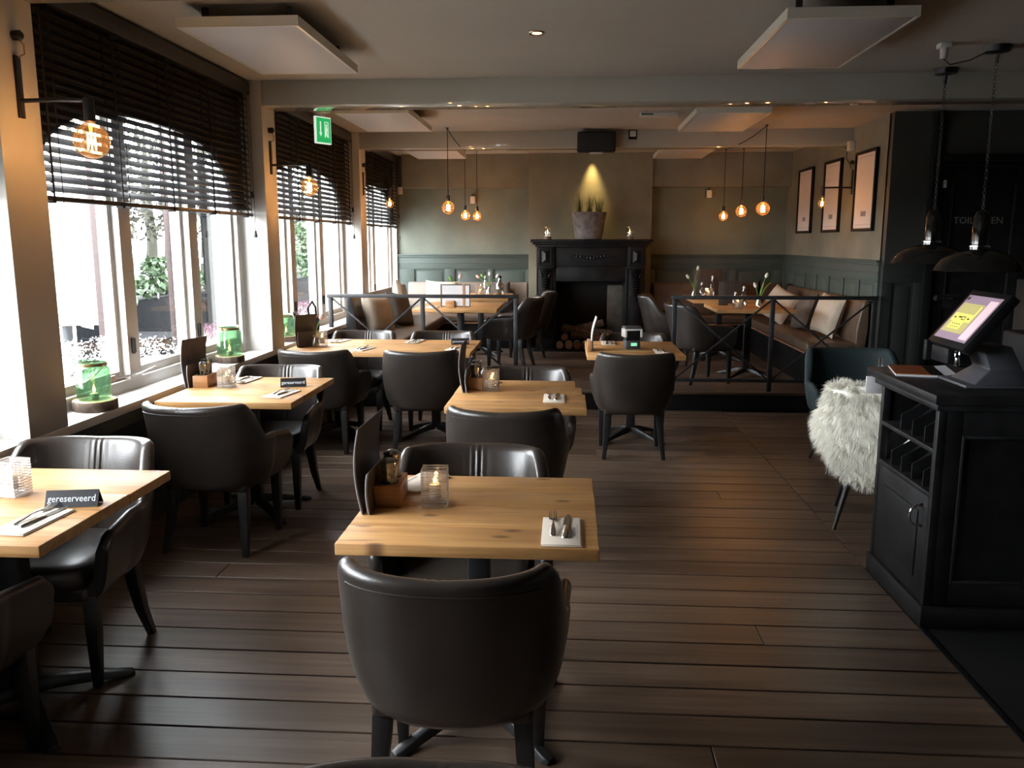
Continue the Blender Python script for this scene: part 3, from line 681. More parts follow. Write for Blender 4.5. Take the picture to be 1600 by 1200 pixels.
for x, yv, z, rz, lb in [
    (-.20, .84, 0, 180, 'leather tub chair cut off by the bottom edge, only the top of its back showing'),
    (-.36, 2.96, 0, 181, 'leather tub chair facing the viewer on the far side of the nearest centre table'),
    (-.30, 4.30, 0, -2, 'leather tub chair, back to the viewer, at the second centre table with ragged end'),
    (-.26, 5.13, 0, 181, 'leather tub chair facing the viewer behind the second centre table'),
    (.51, 6.43, 0, 1, 'leather tub chair, back to the viewer, at the table with the card terminal'),
    (.59, 7.25, 0, 180, 'leather tub chair facing the viewer behind the card terminal'),
    (-1.91, 6.45, 0, -2, 'left leather tub chair with its back to the viewer at the long table'),
    (-1.12, 6.47, 0, 6, 'right leather tub chair with its back to the viewer at the long table'),
    (-1.84, 7.28, 0, 180, 'left leather tub chair on the far side of the long table, below the steel railing'),
    (-1.12, 7.28, 0, 179, 'right leather tub chair on the far side of the long table, below the steel railing'),
    (-1.87, 4.31, 0, -4, 'leather tub chair, back to the viewer, at the middle window table'),
    (-1.86, 5.08, 0, 180, 'leather tub chair facing the viewer behind the middle window table'),
    (-1.95, 2.98, 0, 182, 'leather tub chair facing the viewer at the nearest window table'),
    (-1.93, 2.17, 0, 2, 'leather tub chair in shadow at the bottom left edge of the view'),
    (-.64, 9.68, .18, 80, 'leather tub chair seen from the side on the left platform, nearest the steel railing'),
    (-.50, 10.72, .18, 92, 'leather tub chair close beside the left side of the fireplace'),
    (1.40, 8.82, .18, -72, 'leather tub chair on the right platform, nearest the right railing'),
    (1.22, 10.15, .18, -95, 'leather tub chair on the right platform, close to the fireplace')]:
    dup(chair0, (x, yv, z), R_(rz), lb)

# ------------------------------------------------------------------ tables
def foot_mesh():
    rings = []
    for r, z, wd, h in [(.03, .075, .05, .05), (.10, .068, .05, .045), (.20, .045, .048, .036), (.29, .022, .050, .026), (.335, .012, .056, .022), (.36, .008, .04, .015)]:
        rings.append([(r, -wd / 2, z - h / 2), (r, wd / 2, z - h / 2), (r, wd / 2 * .7, z + h / 2), (r, -wd / 2 * .7, z + h / 2)])
    return MB().loft(rings)
me_foot = mesh('base_foot', foot_mesh(), 'black_metal', bevel=.004)
me_foot2 = mesh('base_foot_small', MB().lathe([(.02, 0), (.024, .02)], 10), 'black_metal')
def table(name_label, x0, x1, y0, y1, z0=0, np_=4, ragged=0, cols=1, cut=None, seed=1):
    rnd = random.Random(seed); cx, cyy = (x0 + x1) / 2, (y0 + y1) / 2
    t = thing('oak_table', name_label, 'table', (cx, cyy, z0), 0, 'oak plank tables on black pedestals')
    hx = (x1 - x0) / 2; yy = y0 - cyy; wds = [rnd.uniform(.8, 1.25) for _ in range(np_)]; sm = sum(wds)
    for i in range(np_):
        wd = wds[i] / sm * (y1 - y0); e1 = rnd.uniform(-.002, .002) + (rnd.choice([0, -.045, -.03, .0]) if ragged else 0); 
        if ragged: e1 = [0, .0, -.018, -.055][i % 4]
        r0, r1 = -hx + rnd.uniform(-.002, .002), hx + e1
        nx = 16; up, lo = [], []
        obj('plank', MB().box(-(r1 - r0) / 2, (r1 - r0) / 2, -wd / 2 + .0012, wd / 2 - .0012, .722, .758 + rnd.uniform(0, .0012)), 'table', t, ((r0 + r1) / 2, yy + wd / 2, 0), bevel=.003, seg=2)
        yy += wd
    if ragged:
        for (px_, py_, s_) in [(hx - .03, -.26, .05), (hx - .02, .36, .03)]:
            pass
    cs = [0] if cols == 1 else [-.42, .42]
    for c in cs:
        obj('top_plate', MB().box(c - .2, c + .2, -.2, .2, .712, .721), 'black_metal', t)
        obj('column', MB().box(c - .036, c + .036, -.036, .036, .06, .712), 'black_metal', t, bevel=.006)
        for a in (45, 135, 225, 315): obj('base_foot', me_foot, None, t, (c, 0, 0), (0, 0, R_(a)))
    return t
T1 = table('oak plank table nearest the viewer in the centre, with fork, knife and glass candle block', -.67, .10, 2.30, 3.04, seed=3, np_=4)
T2 = table('second centre oak table with uneven plank ends and a burning candle', -.65, .11, 4.35, 5.25, ragged=1, seed=5)
T3 = table('oak plank table at the middle window, between the two green lanterns', -2.27, -1.50, 4.41, 5.27, seed=8, np_=3)
TL = table('oak plank table at the left edge of the view with a large reserved sign', -2.27, -1.52, 2.22, 3.04, seed=11, np_=3)
T4 = table('long oak plank table against the window, in front of the left railing', -2.29, -.76, 6.52, 7.42, cols=2, seed=14)
T5 = table('oak plank table right of the centre with the card terminal on it', .16, .92, 6.46, 7.42, seed=17)
T6 = table('oak plank table on the left platform with the framed menu, near the railing', -1.60, -.72, 8.60, 9.65, z0=.18, seed=20)
T7 = table('oak plank table in the rear left corner below the grey-green panelling', -1.50, -.72, 10.25, 11.35, z0=.18, seed=23)
T8 = table('oak plank table on the right platform with a candle, near the railing', 1.54, 2.34, 8.70, 9.60, z0=.18, seed=26)
T9 = table('oak plank table in the rear right corner with the tall dark menu', 1.50, 2.28, 10.1, 11.1, z0=.18, seed=29)

# ------------------------------------------------------------------ railings
def railing(xs, label, ybr=8.2):
    t = thing('steel_railing', label, 'railing', (xs[0], ybr, .185), 0, 'dark steel railings on the platform edge')
    X = [x - xs[0] for x in xs]
    for x in X: obj('post', MB().box(x - .02, x + .02, -.02, .02, 0, .90), 'steel', t, bevel=.002)
    obj('top_bar', MB().box(-.03, X[-1] + .03, -.025, .025, .895, .93), 'steel', t, bevel=.002)
    obj('bottom_bar', MB().box(0, X[-1], -.014, .014, .09, .12), 'steel', t, bevel=.002)
    for a, b in zip(X[:-1], X[1:]):
        obj('brace', MB().bar((a + .02, .006, .885), (b - .02, .006, .12), .018, .009), 'steel', t, bevel=.001)
        obj('brace', MB().bar((a + .02, -.006, .12), (b - .02, -.006, .885), .018, .009), 'steel', t, bevel=.001)
    return t
railing([-2.34, -1.42, -.50], 'dark steel railing with crossed braces left of the fireplace passage')
railing([1.04, 1.97, 2.92], 'dark steel railing with crossed braces right of the fireplace passage')

# ------------------------------------------------------------------ benches with cushions
def bench(label, L_, loc, rz, mback, deep=.60, endpanel=True):
    """local: seat runs along +x, back at y=0, front at -deep"""
    t = thing('upholstered_bench', label, 'bench', loc, rz, 'low leather benches along the platform walls')
    n = max(2, round(L_ / .75)); 
    obj('bench_base', MB().box(.02, L_ - .02, -deep + .06, -.06, 0, .34), 'black_paint', t, bevel=.004)
    obj('seat_board', MB().box(0, L_, -deep + .01, -.02, .34, .36), 'logend', t)
    mb = MB()
    for i in range(1): mb.box(.0, L_, -deep, -.10, .36, .46)
    obj('seat', mb, 'bench', t, bevel=.028, seg=4)
    rings = [[(x, -.03, .40), (x, -.13, .40), (x, -.125, .60), (x, -.075, .86), (x, -.045, .885), (x, -.015, .875), (x, -.01, .6)] for x in (0.02, L_ - .0)]
    obj('backrest', MB().loft(rings), mback, t, bevel=.018, seg=3)
    if endpanel: obj('end_panel', MB().prism([(-.01, 0), (-.12, 0), (-.155, .42), (-.075, .90), (-.02, .90)], lambda p, a: (a, p[0], p[1]), -.03, .012), 'black_metal', t, bevel=.004)
    return t
bench('long brown leather bench under the far left windows', 2.92, (-2.26, 8.42, .18), R_(90), 'bench')
for ob in [o for o in bpy.data.objects if o.name.startswith('upholstered_bench')]: pass
bench('taupe-backed bench along the rear wall left of the fireplace', 1.72, (-2.28, 11.96, .18), 0, 'bench_grey', endpanel=False)
b3 = bench('long brown leather bench along the right wall below the framed prints', 2.92, (2.97, 11.34, .18), R_(-90), 'bench')
bench('dark leather bench along the rear wall right of the fireplace', 1.78, (1.18, 11.96, .18), 0, 'bench', endpanel=False)
def cushion_mesh(sx=.23, sz=.21, th=.075, n=18):
    vs = []; fs = []
    for side in (1, -1):
        o = len(vs)
        for j in range(n + 1):
            for i in range(n + 1):
                u, v = 2 * i / n - 1, 2 * j / n - 1
                pin = 1 - .07 * (1 - abs(u) ** 3) * abs(v) ** 4; pin2 = 1 - .07 * (1 - abs(v) ** 3) * abs(u) ** 4
                d = max(0, (1 - u ** 4) * (1 - v ** 4)) ** .55
                vs.append((u * sx * pin2, side * th * d + side * .001, v * sz * pin))
        for j in range(n):
            for i in range(n): a = o + j * (n + 1) + i; fs.append((a, a + 1, a + n + 2, a + n + 1))
    mb = MB().add(vs, fs); return mb
cm = {k: mesh('cushion', cushion_mesh(), k, ang=60) for k in ('cushion', 'cushion_dark')}
def cushion(loc, rot, label, k='cushion', group='cushions on the benches', sc=1.0):
    o = obj('cushion', cm[k], None, None, loc, [R_(a) for a in rot]); o.scale = (sc, sc, sc)
    return tag(o, label, 'cushion', group)
cushion((-2.00, 8.80, .86), (-16, 4, 68), 'large linen cushion at the front end of the window bench, behind the railing')
cushion((-2.02, 10.15, .89), (-16, 40, 88), 'linen cushion standing on its corner halfway along the window bench')
cushion((-1.98, 9.85, .83), (-22, 12, 70), 'dark grey cushion leaning on the window bench in front of the corner cushion', 'cushion_dark')
cushion((-1.76, 11.70, .88), (-14, 2, 0), 'pale grey cushion in the rear left corner, half hidden by the framed menu', 'cushion')
cushion((-1.00, 11.74, .86), (-12, -6, 0), 'dark cushion on the rear left bench beside the tulip vase', 'cushion_dark')
cushion((2.72, 8.95, .87), (-15, 6, -78), 'large linen cushion at the front of the right wall bench, behind the railing crossing')
cushion((2.60, 10.5, .86), (-30, 18, -60), 'linen cushion lying back on the right wall bench behind the rear tulips')
cushion((2.70, 9.75, .84), (-20, -8, -86), 'dark grey cushion on the right wall bench between the two linen ones', 'cushion_dark')
cushion((2.22, 11.70, .86), (-14, 4, 0), 'dark grey cushion on the rear right bench beside the corner', 'cushion_dark')

# ------------------------------------------------------------------ small table things
def candle_block(loc, rz, label, s_=1.0, h=.125):
    t = thing('glass_candle_block', label, 'candle holder', loc, rz, 'square ribbed glass candle holders')
    a = .041 * s_; b = .026 * s_; mb = MB(); rings = []
    nz = 26
    for i in range(nz + 1):
        z = h * i / nz; q = a + (.0022 if i % 2 else 0); rings.append([(-q, -q, z), (q, -q, z), (q, q, z), (-q, q, z)])
    for i in range(6):
        z = h - (h - .018) * i / 5; q = b; rings.append([(-q, -q, z), (q, -q, z), (q, q, z), (-q, q, z)])
    obj('glass', mb.loft(rings), 'ribglass', t, smooth=False)
    rb = MB()
    for i in range(13):
        z = .004 + (h - .006) * i / 12; q = a + .0018; rb.tube([(-q, -q, z), (q, -q, z), (q, q, z), (-q, q, z)], .0013, 4, closed=True)
    obj('rib_glints', rb, 'ribglint', t, smooth=False)  # thin bright rings laid on the ribs as their highlights
    c = obj('candle', MB().lathe([(.019, .02), (.019, .068), (.016, .071)], 18), 'candle', t)
    obj('flame', MB().lathe([(.001, .073), (.006, .078), (.0055, .086), (.0008, .096)], 10), 'flame', c)
    light('candle_light', 'POINT', t.matrix_basis @ Vector((0, 0, .092)), .28, (1, .55, .2), .006)
    return t
candle_block((-.435, 2.69, .7595), R_(4), 'ribbed glass block with a burning candle on the nearest centre table')
candle_block((-.44, 4.87, .7595), R_(-3), 'ribbed glass block with a burning candle on the second centre table')
candle_block((-2.05, 4.88, .7595), R_(2), 'ribbed glass block with candle on the middle window table')
candle_block((-1.92, 2.70, .7595), R_(-8), 'ribbed glass block with candle at the left edge, on the nearest window table')
candle_block((-2.06, 6.92, .7595), R_(12), 'ribbed glass block with glowing candle on the long table')
candle_block((-1.10, 10.55, .9395), 0, 'bright glass candle block on the rear left corner table', 1.25, .15)
candle_block((1.76, 8.80, .9395), 0, 'glowing glass candle block on the right platform table nearest the railing')
candle_block((1.73, 10.45, .9395), 0, 'glowing glass candle block on the rear right corner table', 1.1)
def condiment(loc, rz, label, menus=True):
    """oiled wooden block with two jars; local +x faces the room"""
    t = thing('condiment_block', label, 'condiment holder', loc, rz, 'wooden condiment blocks with glass jars')
    n = 14; prof = [(-.04, 0), (.04, 0), (.04, .075)]
    obj('block', MB().box(-.045, .045, -.085, .085, 0, .072), 'block', t, bevel=.002)
    obj('recess', MB().lathe([(.032, .0722), (.0322, .073)], 20, (0, -.038, 0)).lathe([(.030, .0722), (.0302, .073)], 20, (0, .038, 0)), 'subfloor', t)
    obj('lettering', MB().box(.0451, .0456, -.03, .03, .045, .052).box(.0451, .0456, -.02, .035, .034, .037), 'menu', t)
    for yy, hh in ((-.038, .145), (.040, .155)):
        j = obj('jar', MB().lathe([(.026, .03), (.028, .075), (.024, .10), (.030, .125), (.031, hh), (.028, hh + .003), (.024, hh - .003), (.027, .125), (.021, .10), (.024, .075)], 20, (0, yy, 0), cap=False), 'wine_glass', t)
        obj('jar_lid', MB().lathe([(.024, hh - .012), (.026, hh), (.018, hh + .008), (.004, hh + .012)], 18, (0, yy, 0)), 'glass', j)
        obj('handle_wire', MB().tube([(.02 * math.cos(q) , yy - .029, .088 + .018 * math.sin(q)) for q in [-.9 * PI / 2 + i * .9 * PI / 8 for i in range(9)]], .0014, 5), 'brass', j)
    return t
condiment((-.592, 2.73, .7595), R_(3), 'wooden block with two smoked glass jars on the nearest centre table')
condiment((-.540, 4.95, .7595), R_(2), 'wooden block with glass jars on the second centre table')
condiment((-2.205, 4.93, .7595), R_(4), 'wooden block with glass jars on the middle window table')
def menu_stand(loc, rz, label, h=.30, w_=.22, lean=14, col='menu'):
    """curved dark cover standing on its long edge; local x is thickness, y is width"""
    t = thing('menu_folder', label, 'menu', loc, rz, 'dark standing menu folders')
    def sheet(o, hh, m, nm, th=.0025, bendy=.022):
        n = 12; a = []; b = []
        for i in range(n + 1):
            f = i / n; z = hh * f; x = o + bendy * math.sin(PI * f * .9) * -1 + f * math.tan(R_(lean)) * hh * 0
            a.append((x, z)); b.append((x + th, z))
        return obj(nm, MB().prism(a + b[::-1], lambda p, q: (p[0], q, p[1]), -w_ / 2, w_ / 2), m, t)
    sheet(.004, h, col, 'cover'); sheet(0, h * .98, 'menu_page', 'page', .0025); sheet(.026, h * .48, 'menu', 'inner_card', .003, .008)
    sheet(.0215, h * .47, 'menu_page', 'inner_page', .0025, .008)
    return t
def tilt(t, ax, ay): t.rotation_euler = (ax, ay, t.rotation_euler[2])
m = menu_stand((-.652, 2.72, .7595), R_(-1), 'dark menu folder standing at the left edge of the nearest centre table', .285, .32)
m = menu_stand((-.603, 4.93, .7595), R_(0), 'dark menu folder on the second centre table', .285, .30)
m = menu_stand((-2.262, 4.95, .7595), R_(-12), 'dark wooden menu folder on the middle window table beside the lantern', .29, .24)
m = menu_stand((-2.17, 6.86, .7595), R_(-40), 'dark menu folder on the long table in front of the small green lantern', .27, .20)
def napkin_set(loc, rz, label, fork=True, knife=True, w_=.12, d=.245):
    t = thing('folded_napkin', label, 'napkin', loc, rz, 'folded paper napkins with cutlery')
    obj('lower_fold', MB().box(-w_ / 2 + .003, w_ / 2, -d / 2, d / 2, 0, .003), 'napkin', t, bevel=.001)
    obj('upper_fold', MB().box(-w_ / 2, w_ / 2 - .004, -d / 2 + .002, d / 2 - .002, .0035, .0065), 'napkin', t, bevel=.001)
    obj('print', MB().box(.035, .042, -.05, .03, .0066, .0068).box(.045, .0465, -.08, .06, .0066, .0068), 'ink', t)
    return t
def fork(loc, rz, label):
    """handle towards -y, tines towards +y"""
    t = thing('fork', label, 'fork', loc, rz, 'steel forks on napkins')
    L_ = [(-.100, .0055, .0025), (-.095, .0085, .004), (-.06, .0095, .0065), (-.02, .0055, .010), (.02, .0035, .008), (.035, .005, .005)]
    obj('handle', MB().loft([[(-wd, y, z - .0012), (wd, y, z - .0012), (wd * .7, y, z + .0018), (-wd * .7, y, z + .0018)] for y, wd, z in L_]), 'cutlery', t, ang=80)
    obj('head', MB().loft([[(-wd, y, z - .001), (wd, y, z - .001), (wd, y, z + .001), (-wd, y, z + .001)] for y, wd, z in [(.034, .005, .005), (.042, .011, .003), (.055, .0125, .002), (.064, .0125, .003)]]), 'cutlery', t, ang=80)
    for i in range(4):
        x = -.0105 + i * .007
        obj('tine', MB().loft([[(x - wd, y, z - .0009), (x + wd, y, z - .0009), (x + wd, y, z + .0009), (x - wd, y, z + .0009)] for y, wd, z in [(.062, .0021, .003), (.085, .0017, .006), (.104, .0010, .011)]]), 'cutlery', t)
    return t
def knife(loc, rz, label):
    t = thing('knife', label, 'knife', loc, rz, 'steel knives on napkins')
    obj('handle', MB().loft([[(-wd, y, .0), (wd, y, .0), (wd * .8, y, h), (-wd * .8, y, h)] for y, wd, h in [(-.105, .007, .006), (-.10, .0095, .008), (-.03, .0075, .008), (.0, .0065, .006)]]), 'cutlery', t, ang=80)
    obj('blade', MB().prism([(-.0065, 0), (.0065, 0), (.0095, .03), (.0095, .085), (.004, .108), (-.003, .108), (-.011, .07), (-.012, .012)], XY, .001, .0025), 'cutlery', t)
    return t
def cover_set(x, yv, rz, where, z=.7597, f=True):
    n = napkin_set((x, yv, z), R_(rz), 'folded napkin under cutlery ' + where)
    if not f: return
    Mz = Matrix.Rotation(R_(rz), 4, 'Z')
    a = Mz @ Vector((-.028, .045, 0)); b = Mz @ Vector((.014, .035, 0))
    fork((x + a.x, yv + a.y, z + .0075), R_(rz + 1), 'steel fork on the napkin ' + where)
    knife((x + b.x, yv + b.y, z + .0070), R_(rz - 3), 'steel knife on the napkin ' + where)
cover_set(-.008, 2.435, 0, 'at the near right corner of the closest centre table')
cover_set(-1.665, 2.42, -4, 'in front of the large reserved sign')
cover_set(-1.635, 4.66, -10, 'on the middle window table')
cover_set(-.065, 4.62, 0, 'on the second centre table')
cover_set(-1.66, 6.70, -15, 'near the middle of the long table, closer side')
cover_set(-2.00, 7.25, 170, 'on the long table beside its candle block')
cover_set(-1.33, 7.26, 172, 'at the far middle of the long table')
cover_set(-.90, 6.78, -12, 'below the reserved sign on the long table')
cover_set(.36, 7.25, 180, 'left of the card terminal')
cover_set(.76, 6.72, 0, 'right of the card terminal')
cover_set(-.53, 2.93, 160, 'behind the candle block of the nearest centre table', f=False)
cover_set(-.50, 5.08, 160, 'behind the candle block of the second centre table', f=False)
cover_set(-2.03, 5.13, 175, 'behind the candle block of the middle window table', f=True)
cover_set(-1.42, 8.78, 0, 'on the left platform table', z=.9397, f=False)
def reserved(loc, rz, label, L_=.165, h=.052):
    t = thing('reserved_sign', label, 'sign', loc, rz, 'small black folded reserved signs')
    obj('sign_body', MB().prism([(-.028, 0), (0, h), (.028, 0), (.025, 0), (0, h - .005), (-.025, 0)], lambda p, a: (a, p[0], p[1]), -L_ / 2, L_ / 2), 'sign_black', t, smooth=False)
    me = text_mesh('gereserveerd', .036, 'sign_text', .0003)
    sc = L_ * .9 / max(1e-6, max(v.co.x for v in me.vertices) - min(v.co.x for v in me.vertices))
    for v in me.vertices: v.co.x *= sc; v.co.y *= sc * 1.15
    obj('lettering', me, None, t, (0, -.0152, h * .5), (math.atan2(h, .028), 0, 0))
    return t
reserved((-1.640, 2.60, .7597), R_(10), 'black sign reading gereserveerd at the left edge of the view', .168)
reserved((-1.655, 4.93, .7597), R_(14), 'black sign reading gereserveerd on the middle window table', .15)
reserved((-.91, 7.10, .7597), R_(10), 'black sign reading gereserveerd on the long table', .15)
def tulip(parent, base, tip, col, bend=.02, r=.016):
    b = Vector(base); e = Vector(tip); side = Vector((e.x - b.x, e.y - b.y, 0))
    path = [b.lerp(e, f) - side * (.35 * math.sin(PI * f)) for f in [i / 6 for i in range(7)]]
    st_ = obj('stem', MB().tube(path, .003, 6), 'tulip_leaf', parent)
    d = (path[-1] - path[-2]).normalized(); Mx = Matrix.Translation(e) @ d.to_track_quat('Z', 'Y').to_matrix().to_4x4()
    mb = MB().lathe([(.004, -.004), (r * .85, .008), (r, .022), (r * .85, .038), (r * .35, .050), (.001, .051)], 10, Mx=Mx)
    for k in range(5):
        a = 2 * PI * k / 5; ring = []
        for (rr, z, wd) in [(r * .8, .004, .4), (r * 1.06, .022, .55), (r * .9, .040, .4), (r * .5, .056, .08)]:
            ring.append([(rr * math.cos(a - wd), rr * math.sin(a - wd), z), (rr * 1.08 * math.cos(a), rr * 1.08 * math.sin(a), z), (rr * math.cos(a + wd), rr * math.sin(a + wd), z), (rr * .9 * math.cos(a), rr * .9 * math.sin(a), z)])
        mb.loft(ring, True, Mx)
    obj('bloom', mb, col, st_, ang=50)
def leafblade(parent, base, tip, w_=.014):
    b = Vector(base); e = Vector(tip); mid = b.lerp(e, .5) + Vector((0, 0, .02)); n = 8; L_ = (e - b); sd = Vector((-L_.y, L_.x, 0)); 
    sd = sd.normalized() if sd.length > 1e-4 else Vector((1, 0, 0)); rings = []
    for i in range(n + 1):
        f = i / n; p = b.lerp(e, f) + Vector((0, 0, .03 * math.sin(PI * f))); q = w_ * math.sin(PI * min(.97, f * .85 + .12)) ; u = sd * q
        rings.append([p - u, p + Vector((0, 0, .002)), p + u, p - Vector((0, 0, .001))])
    obj('leaf', MB().loft(rings), 'tulip_leaf', parent)
def vase(loc, label, tulips, leaves, h=.12, r=.03, neck=.016):
    t = thing('tulip_vase', label, 'vase', loc, 0, 'small glass vases with tulips')
    obj('glass_vase', MB().lathe([(.018, 0), (r, .012), (r * 1.05, h * .4), (neck, h * .78), (neck * 1.2, h), (neck * 1.05, h), (neck * .85, h * .78), (r * .95, h * .4), (r * .85, .016), (.001, .012)], 22, cap=False), 'glass', t)
    for tip, c in tulips: tulip(t, (0, 0, .02), tip, c)
    for tip in leaves: leafblade(t, (0, 0, h * .6), tip)
    return t
vase((-2.08, 6.80, .7597), 'glass vase with one pink tulip on the long table', [((.05, -.01, .235), 'tulip_pink')], [(-.03, -.01, .20), (.03, .0, .21)], .10)
vase((-.98, 10.62, .9397), 'glass vase with pink and white tulips on the rear left table', [((-.13, 0, .235), 'tulip_pink'), ((.0, .02, .26), 'tulip_white'), ((.085, 0, .24), 'tulip_white'), ((-.08, .02, .24), 'tulip_leaf')], [(-.10, 0, .33), (-.04, 0, .27), (.05, 0, .22)], .14, .045)
vase((-1.22, 9.35, .9397), 'glass vase with two tulips behind the framed menu', [((-.07, 0, .26), 'tulip_leaf'), ((.02, .02, .28), 'tulip_pink')], [(-.05, 0, .22)], .11)
vase((1.56, 10.5, .9397), 'glass vase with two drooping white tulips on the rear right table', [((-.07, 0, .24), 'tulip_white'), ((.035, .02, .34), 'tulip_white')], [(-.03, 0, .2), (.04, 0, .24)], .10)
vase((1.98, 8.85, .9397), 'glass vase with white tulips in front of the linen cushion on the right', [((.06, 0, .32), 'tulip_white'), ((-.035, 0, .22), 'tulip_white')], [(.12, 0, .28), (.0, 0, .30), (.05, .02, .27), (.09, 0, .25)], .12)
def bottle(loc, label, h=.20, r=.028, m='glass', cap='plastic_white', group='small bottles and mills on the platform tables'):
    t = thing('bottle', label, 'bottle', loc, 0, group)
    obj('body', MB().lathe([(r * .9, 0), (r, .006), (r, h * .55), (r * .5, h * .68), (r * .38, h * .8), (r * .38, h * .9)], 18), m, t)
    obj('stopper', MB().lathe([(r * .45, h * .88), (r * .5, h * .93), (r * .3, h)], 14), cap, t)
    return t
bottle((-1.06, 10.9, .9397), 'clear bottle behind the candle block on the rear left table', .25)
bottle((-.86, 10.75, .9397), 'dark round bottle right of the tulips on the rear left table', .26, .05, 'wine_glass', 'plastic_black')
bottle((1.66, 10.55, .9397), 'clear small bottle left of the candle on the rear right table', .19)
bottle((1.80, 10.62, .9397), 'taller clear bottle behind the candle on the rear right table', .27)
bottle((1.78, 9.05, .9397), 'glass mill behind the candle on the right platform table', .16, .03)
bottle((1.88, 9.12, .9397), 'clear bottle between candle and tulips on the right platform table', .22)
for (x, yv, w_, h, rz, lb) in [(1.78, 10.85, .36, .34, 0, 'tall dark menu standing behind the bottles on the rear right table'), (1.80, 9.3, .30, .26, 0, 'dark menu standing behind the candle on the right platform table')]:
    t = thing('menu_board', lb, 'menu', (x, yv, .9397), rz, 'dark standing menu boards')
    obj('board', MB().box(-w_ / 2, w_ / 2, -.006, .006, 0, h), 'menu', t, bevel=.002); obj('foot', MB().box(-.05, .05, -.03, .03, 0, .02), 'block', t)
# framed menu on wooden block
t = thing('framed_menu', 'pale menu sheet in a thin dark frame held by a wooden block', 'menu', (-1.17, 8.80, .9397), R_(-3))
obj('menu_frame', MB().box(-.16, -.15, -.006, .006, .008, .245).box(.145, .155, -.006, .006, .008, .245).box(-.15, .145, -.006, .006, .235, .245).box(-.15, .145, -.006, .006, .008, .018), 'menu', t)
obj('sheet', MB().box(-.15, .145, -.003, .003, .018, .235), 'panel_white', t)
obj('strap', MB().box(.075, .097, -.008, .008, .008, .245), 'block', t)
obj('holder_block', MB().box(-.105, -.01, -.035, .025, 0, .075), 'block', t, bevel=.002)
# table 5: white menu card in wooden block, card terminal
t = thing('menu_card_stand', 'white curved menu card leaning in a wooden corner block on the right centre table', 'menu', (.20, 6.80, .7597))
obj('corner_block', MB().box(-.035, -.005, -.12, .05, 0, .085), 'block', t, bevel=.003)
n = 10; a = [(.005 + .03 * math.sin(PI * i / n) * -.6 + .03 * i / n, .27 * i / n) for i in range(n + 1)]
obj('card', MB().prism(a + [(x + .003, z) for x, z in a[::-1]], lambda p, q: (p[0], q, p[1]), -.10, .10), 'paper', t)
obj('back_card', MB().prism([(x + .006, z) for x, z in a] + [(x + .012, z) for x, z in a[::-1]], lambda p, q: (p[0], q, p[1]), -.10, .10), 'menu', t)
t = thing('card_terminal', 'black and silver table dispenser with a small green light on the right centre table', 'device', (.535, 6.92, .7597), R_(12))
obj('lower_body', MB().box(-.06, .06, -.05, .05, 0, .07), 'plastic_grey', t, bevel=.008)
obj('waist', MB().box(-.056, .056, -.046, .046, .065, .10), 'plastic_black', t, bevel=.004)
obj('silver_band', MB().box(-.075, .075, -.06, .055, .15, .165).box(-.075, -.055, -.06, .055, .095, .152).box(.055, .075, -.06, .055, .095, .152), 'plastic_white', t, bevel=.006)
obj('front_bay', MB().box(-.055, .055, -.058, .05, .095, .15), 'plastic_black', t)
obj('lid', MB().box(-.07, .07, -.055, .05, .165, .185), 'plastic_grey', t, bevel=.006)
obj('green_light', MB().box(-.02, .03, -.0515, -.049, .025, .05), 'led_green', t)

# ------------------------------------------------------------------ lanterns on the sill
def lantern(loc, s_, label, handle_up):
    t = thing('green_glass_lantern', label, 'lantern', loc, R_(-15), 'green glass lanterns on wood slices'); r = .082 * s_; h = .20 * s_
    obj('jar', MB().lathe([(.001, .003), (r * .9, .003), (r, .012), (r, h * .78), (r * .94, h * .84), (r * .80, h * .88), (r * .80, h * .97), (r * .9, h), (r * .86, h), (r * .76, h * .96), (r * .76, h * .88), (r * .95, h * .78), (r * .95, .02)], 32, cap=False), 'greenglass', t)
    obj('collar', MB().lathe([(r * .83, h * .87), (r * .86, h * .88), (r * .86, h * .94), (r * .83, h * .95)], 32, cap=False), 'brass', t)
    a0 = [(r * .92 * math.cos(q), -r * 1.0 * (math.sin(q)) * (0.55 if not handle_up else -.4), h * .90 - (math.sin(q) * h * (.42 if not handle_up else -.10))) for q in [PI * i / 20 for i in range(21)]]
    if not handle_up: a0 = [(x, yv - r * .55 * math.sin(PI * i / 20), z) for i, (x, yv, z) in enumerate(a0)]
    obj('handle', MB().tube(a0, .003, 8), 'gold', t)
    c = obj('candle', MB().lathe([(.02, .005), (.02, .03), (.016, .033)], 16), 'candle', t)
    obj('flame', MB().lathe([(.001, .034), (.008, .044), (.007, .056), (.001, .078)], 10), 'flame', c)
    light('lantern_light', 'POINT', t.matrix_basis @ Vector((0, 0, .055)), .35, (1, .62, .25), .008)
    return t
def woodslice(loc, r, h, label):
    t = thing('wood_slice', label, 'wood slice', loc, R_(random.uniform(0, 90)), 'bark-edged wood slices')
    n = 28; rs = [r * (1 + .04 * math.sin(3 * q * 2 * PI / n + 1) + jit(.012)) for q in range(n)]
    ring = lambda k, z: [(rs[i] * k * math.cos(2 * PI * i / n), rs[i] * k * math.sin(2 * PI * i / n), z) for i in range(n)]
    obj('bark', MB().loft([ring(.97, 0), ring(1, .004), ring(1, h - .006), ring(.965, h - .001)]), 'bark', t)
    obj('sawn_face', MB().loft([ring(.955, h - .0012), ring(.95, h + .0008)]), 'cutwood', t)
    return t
woodslice((-2.395, 4.05, .7855), .108, .05, 'wood slice under the large green lantern nearest the viewer')
lantern((-2.395, 4.05, .8365), 1.0, 'large green glass lantern with its brass handle hanging down', False)
woodslice((-2.385, 5.76, .7855), .10, .045, 'wood slice under the middle green lantern')
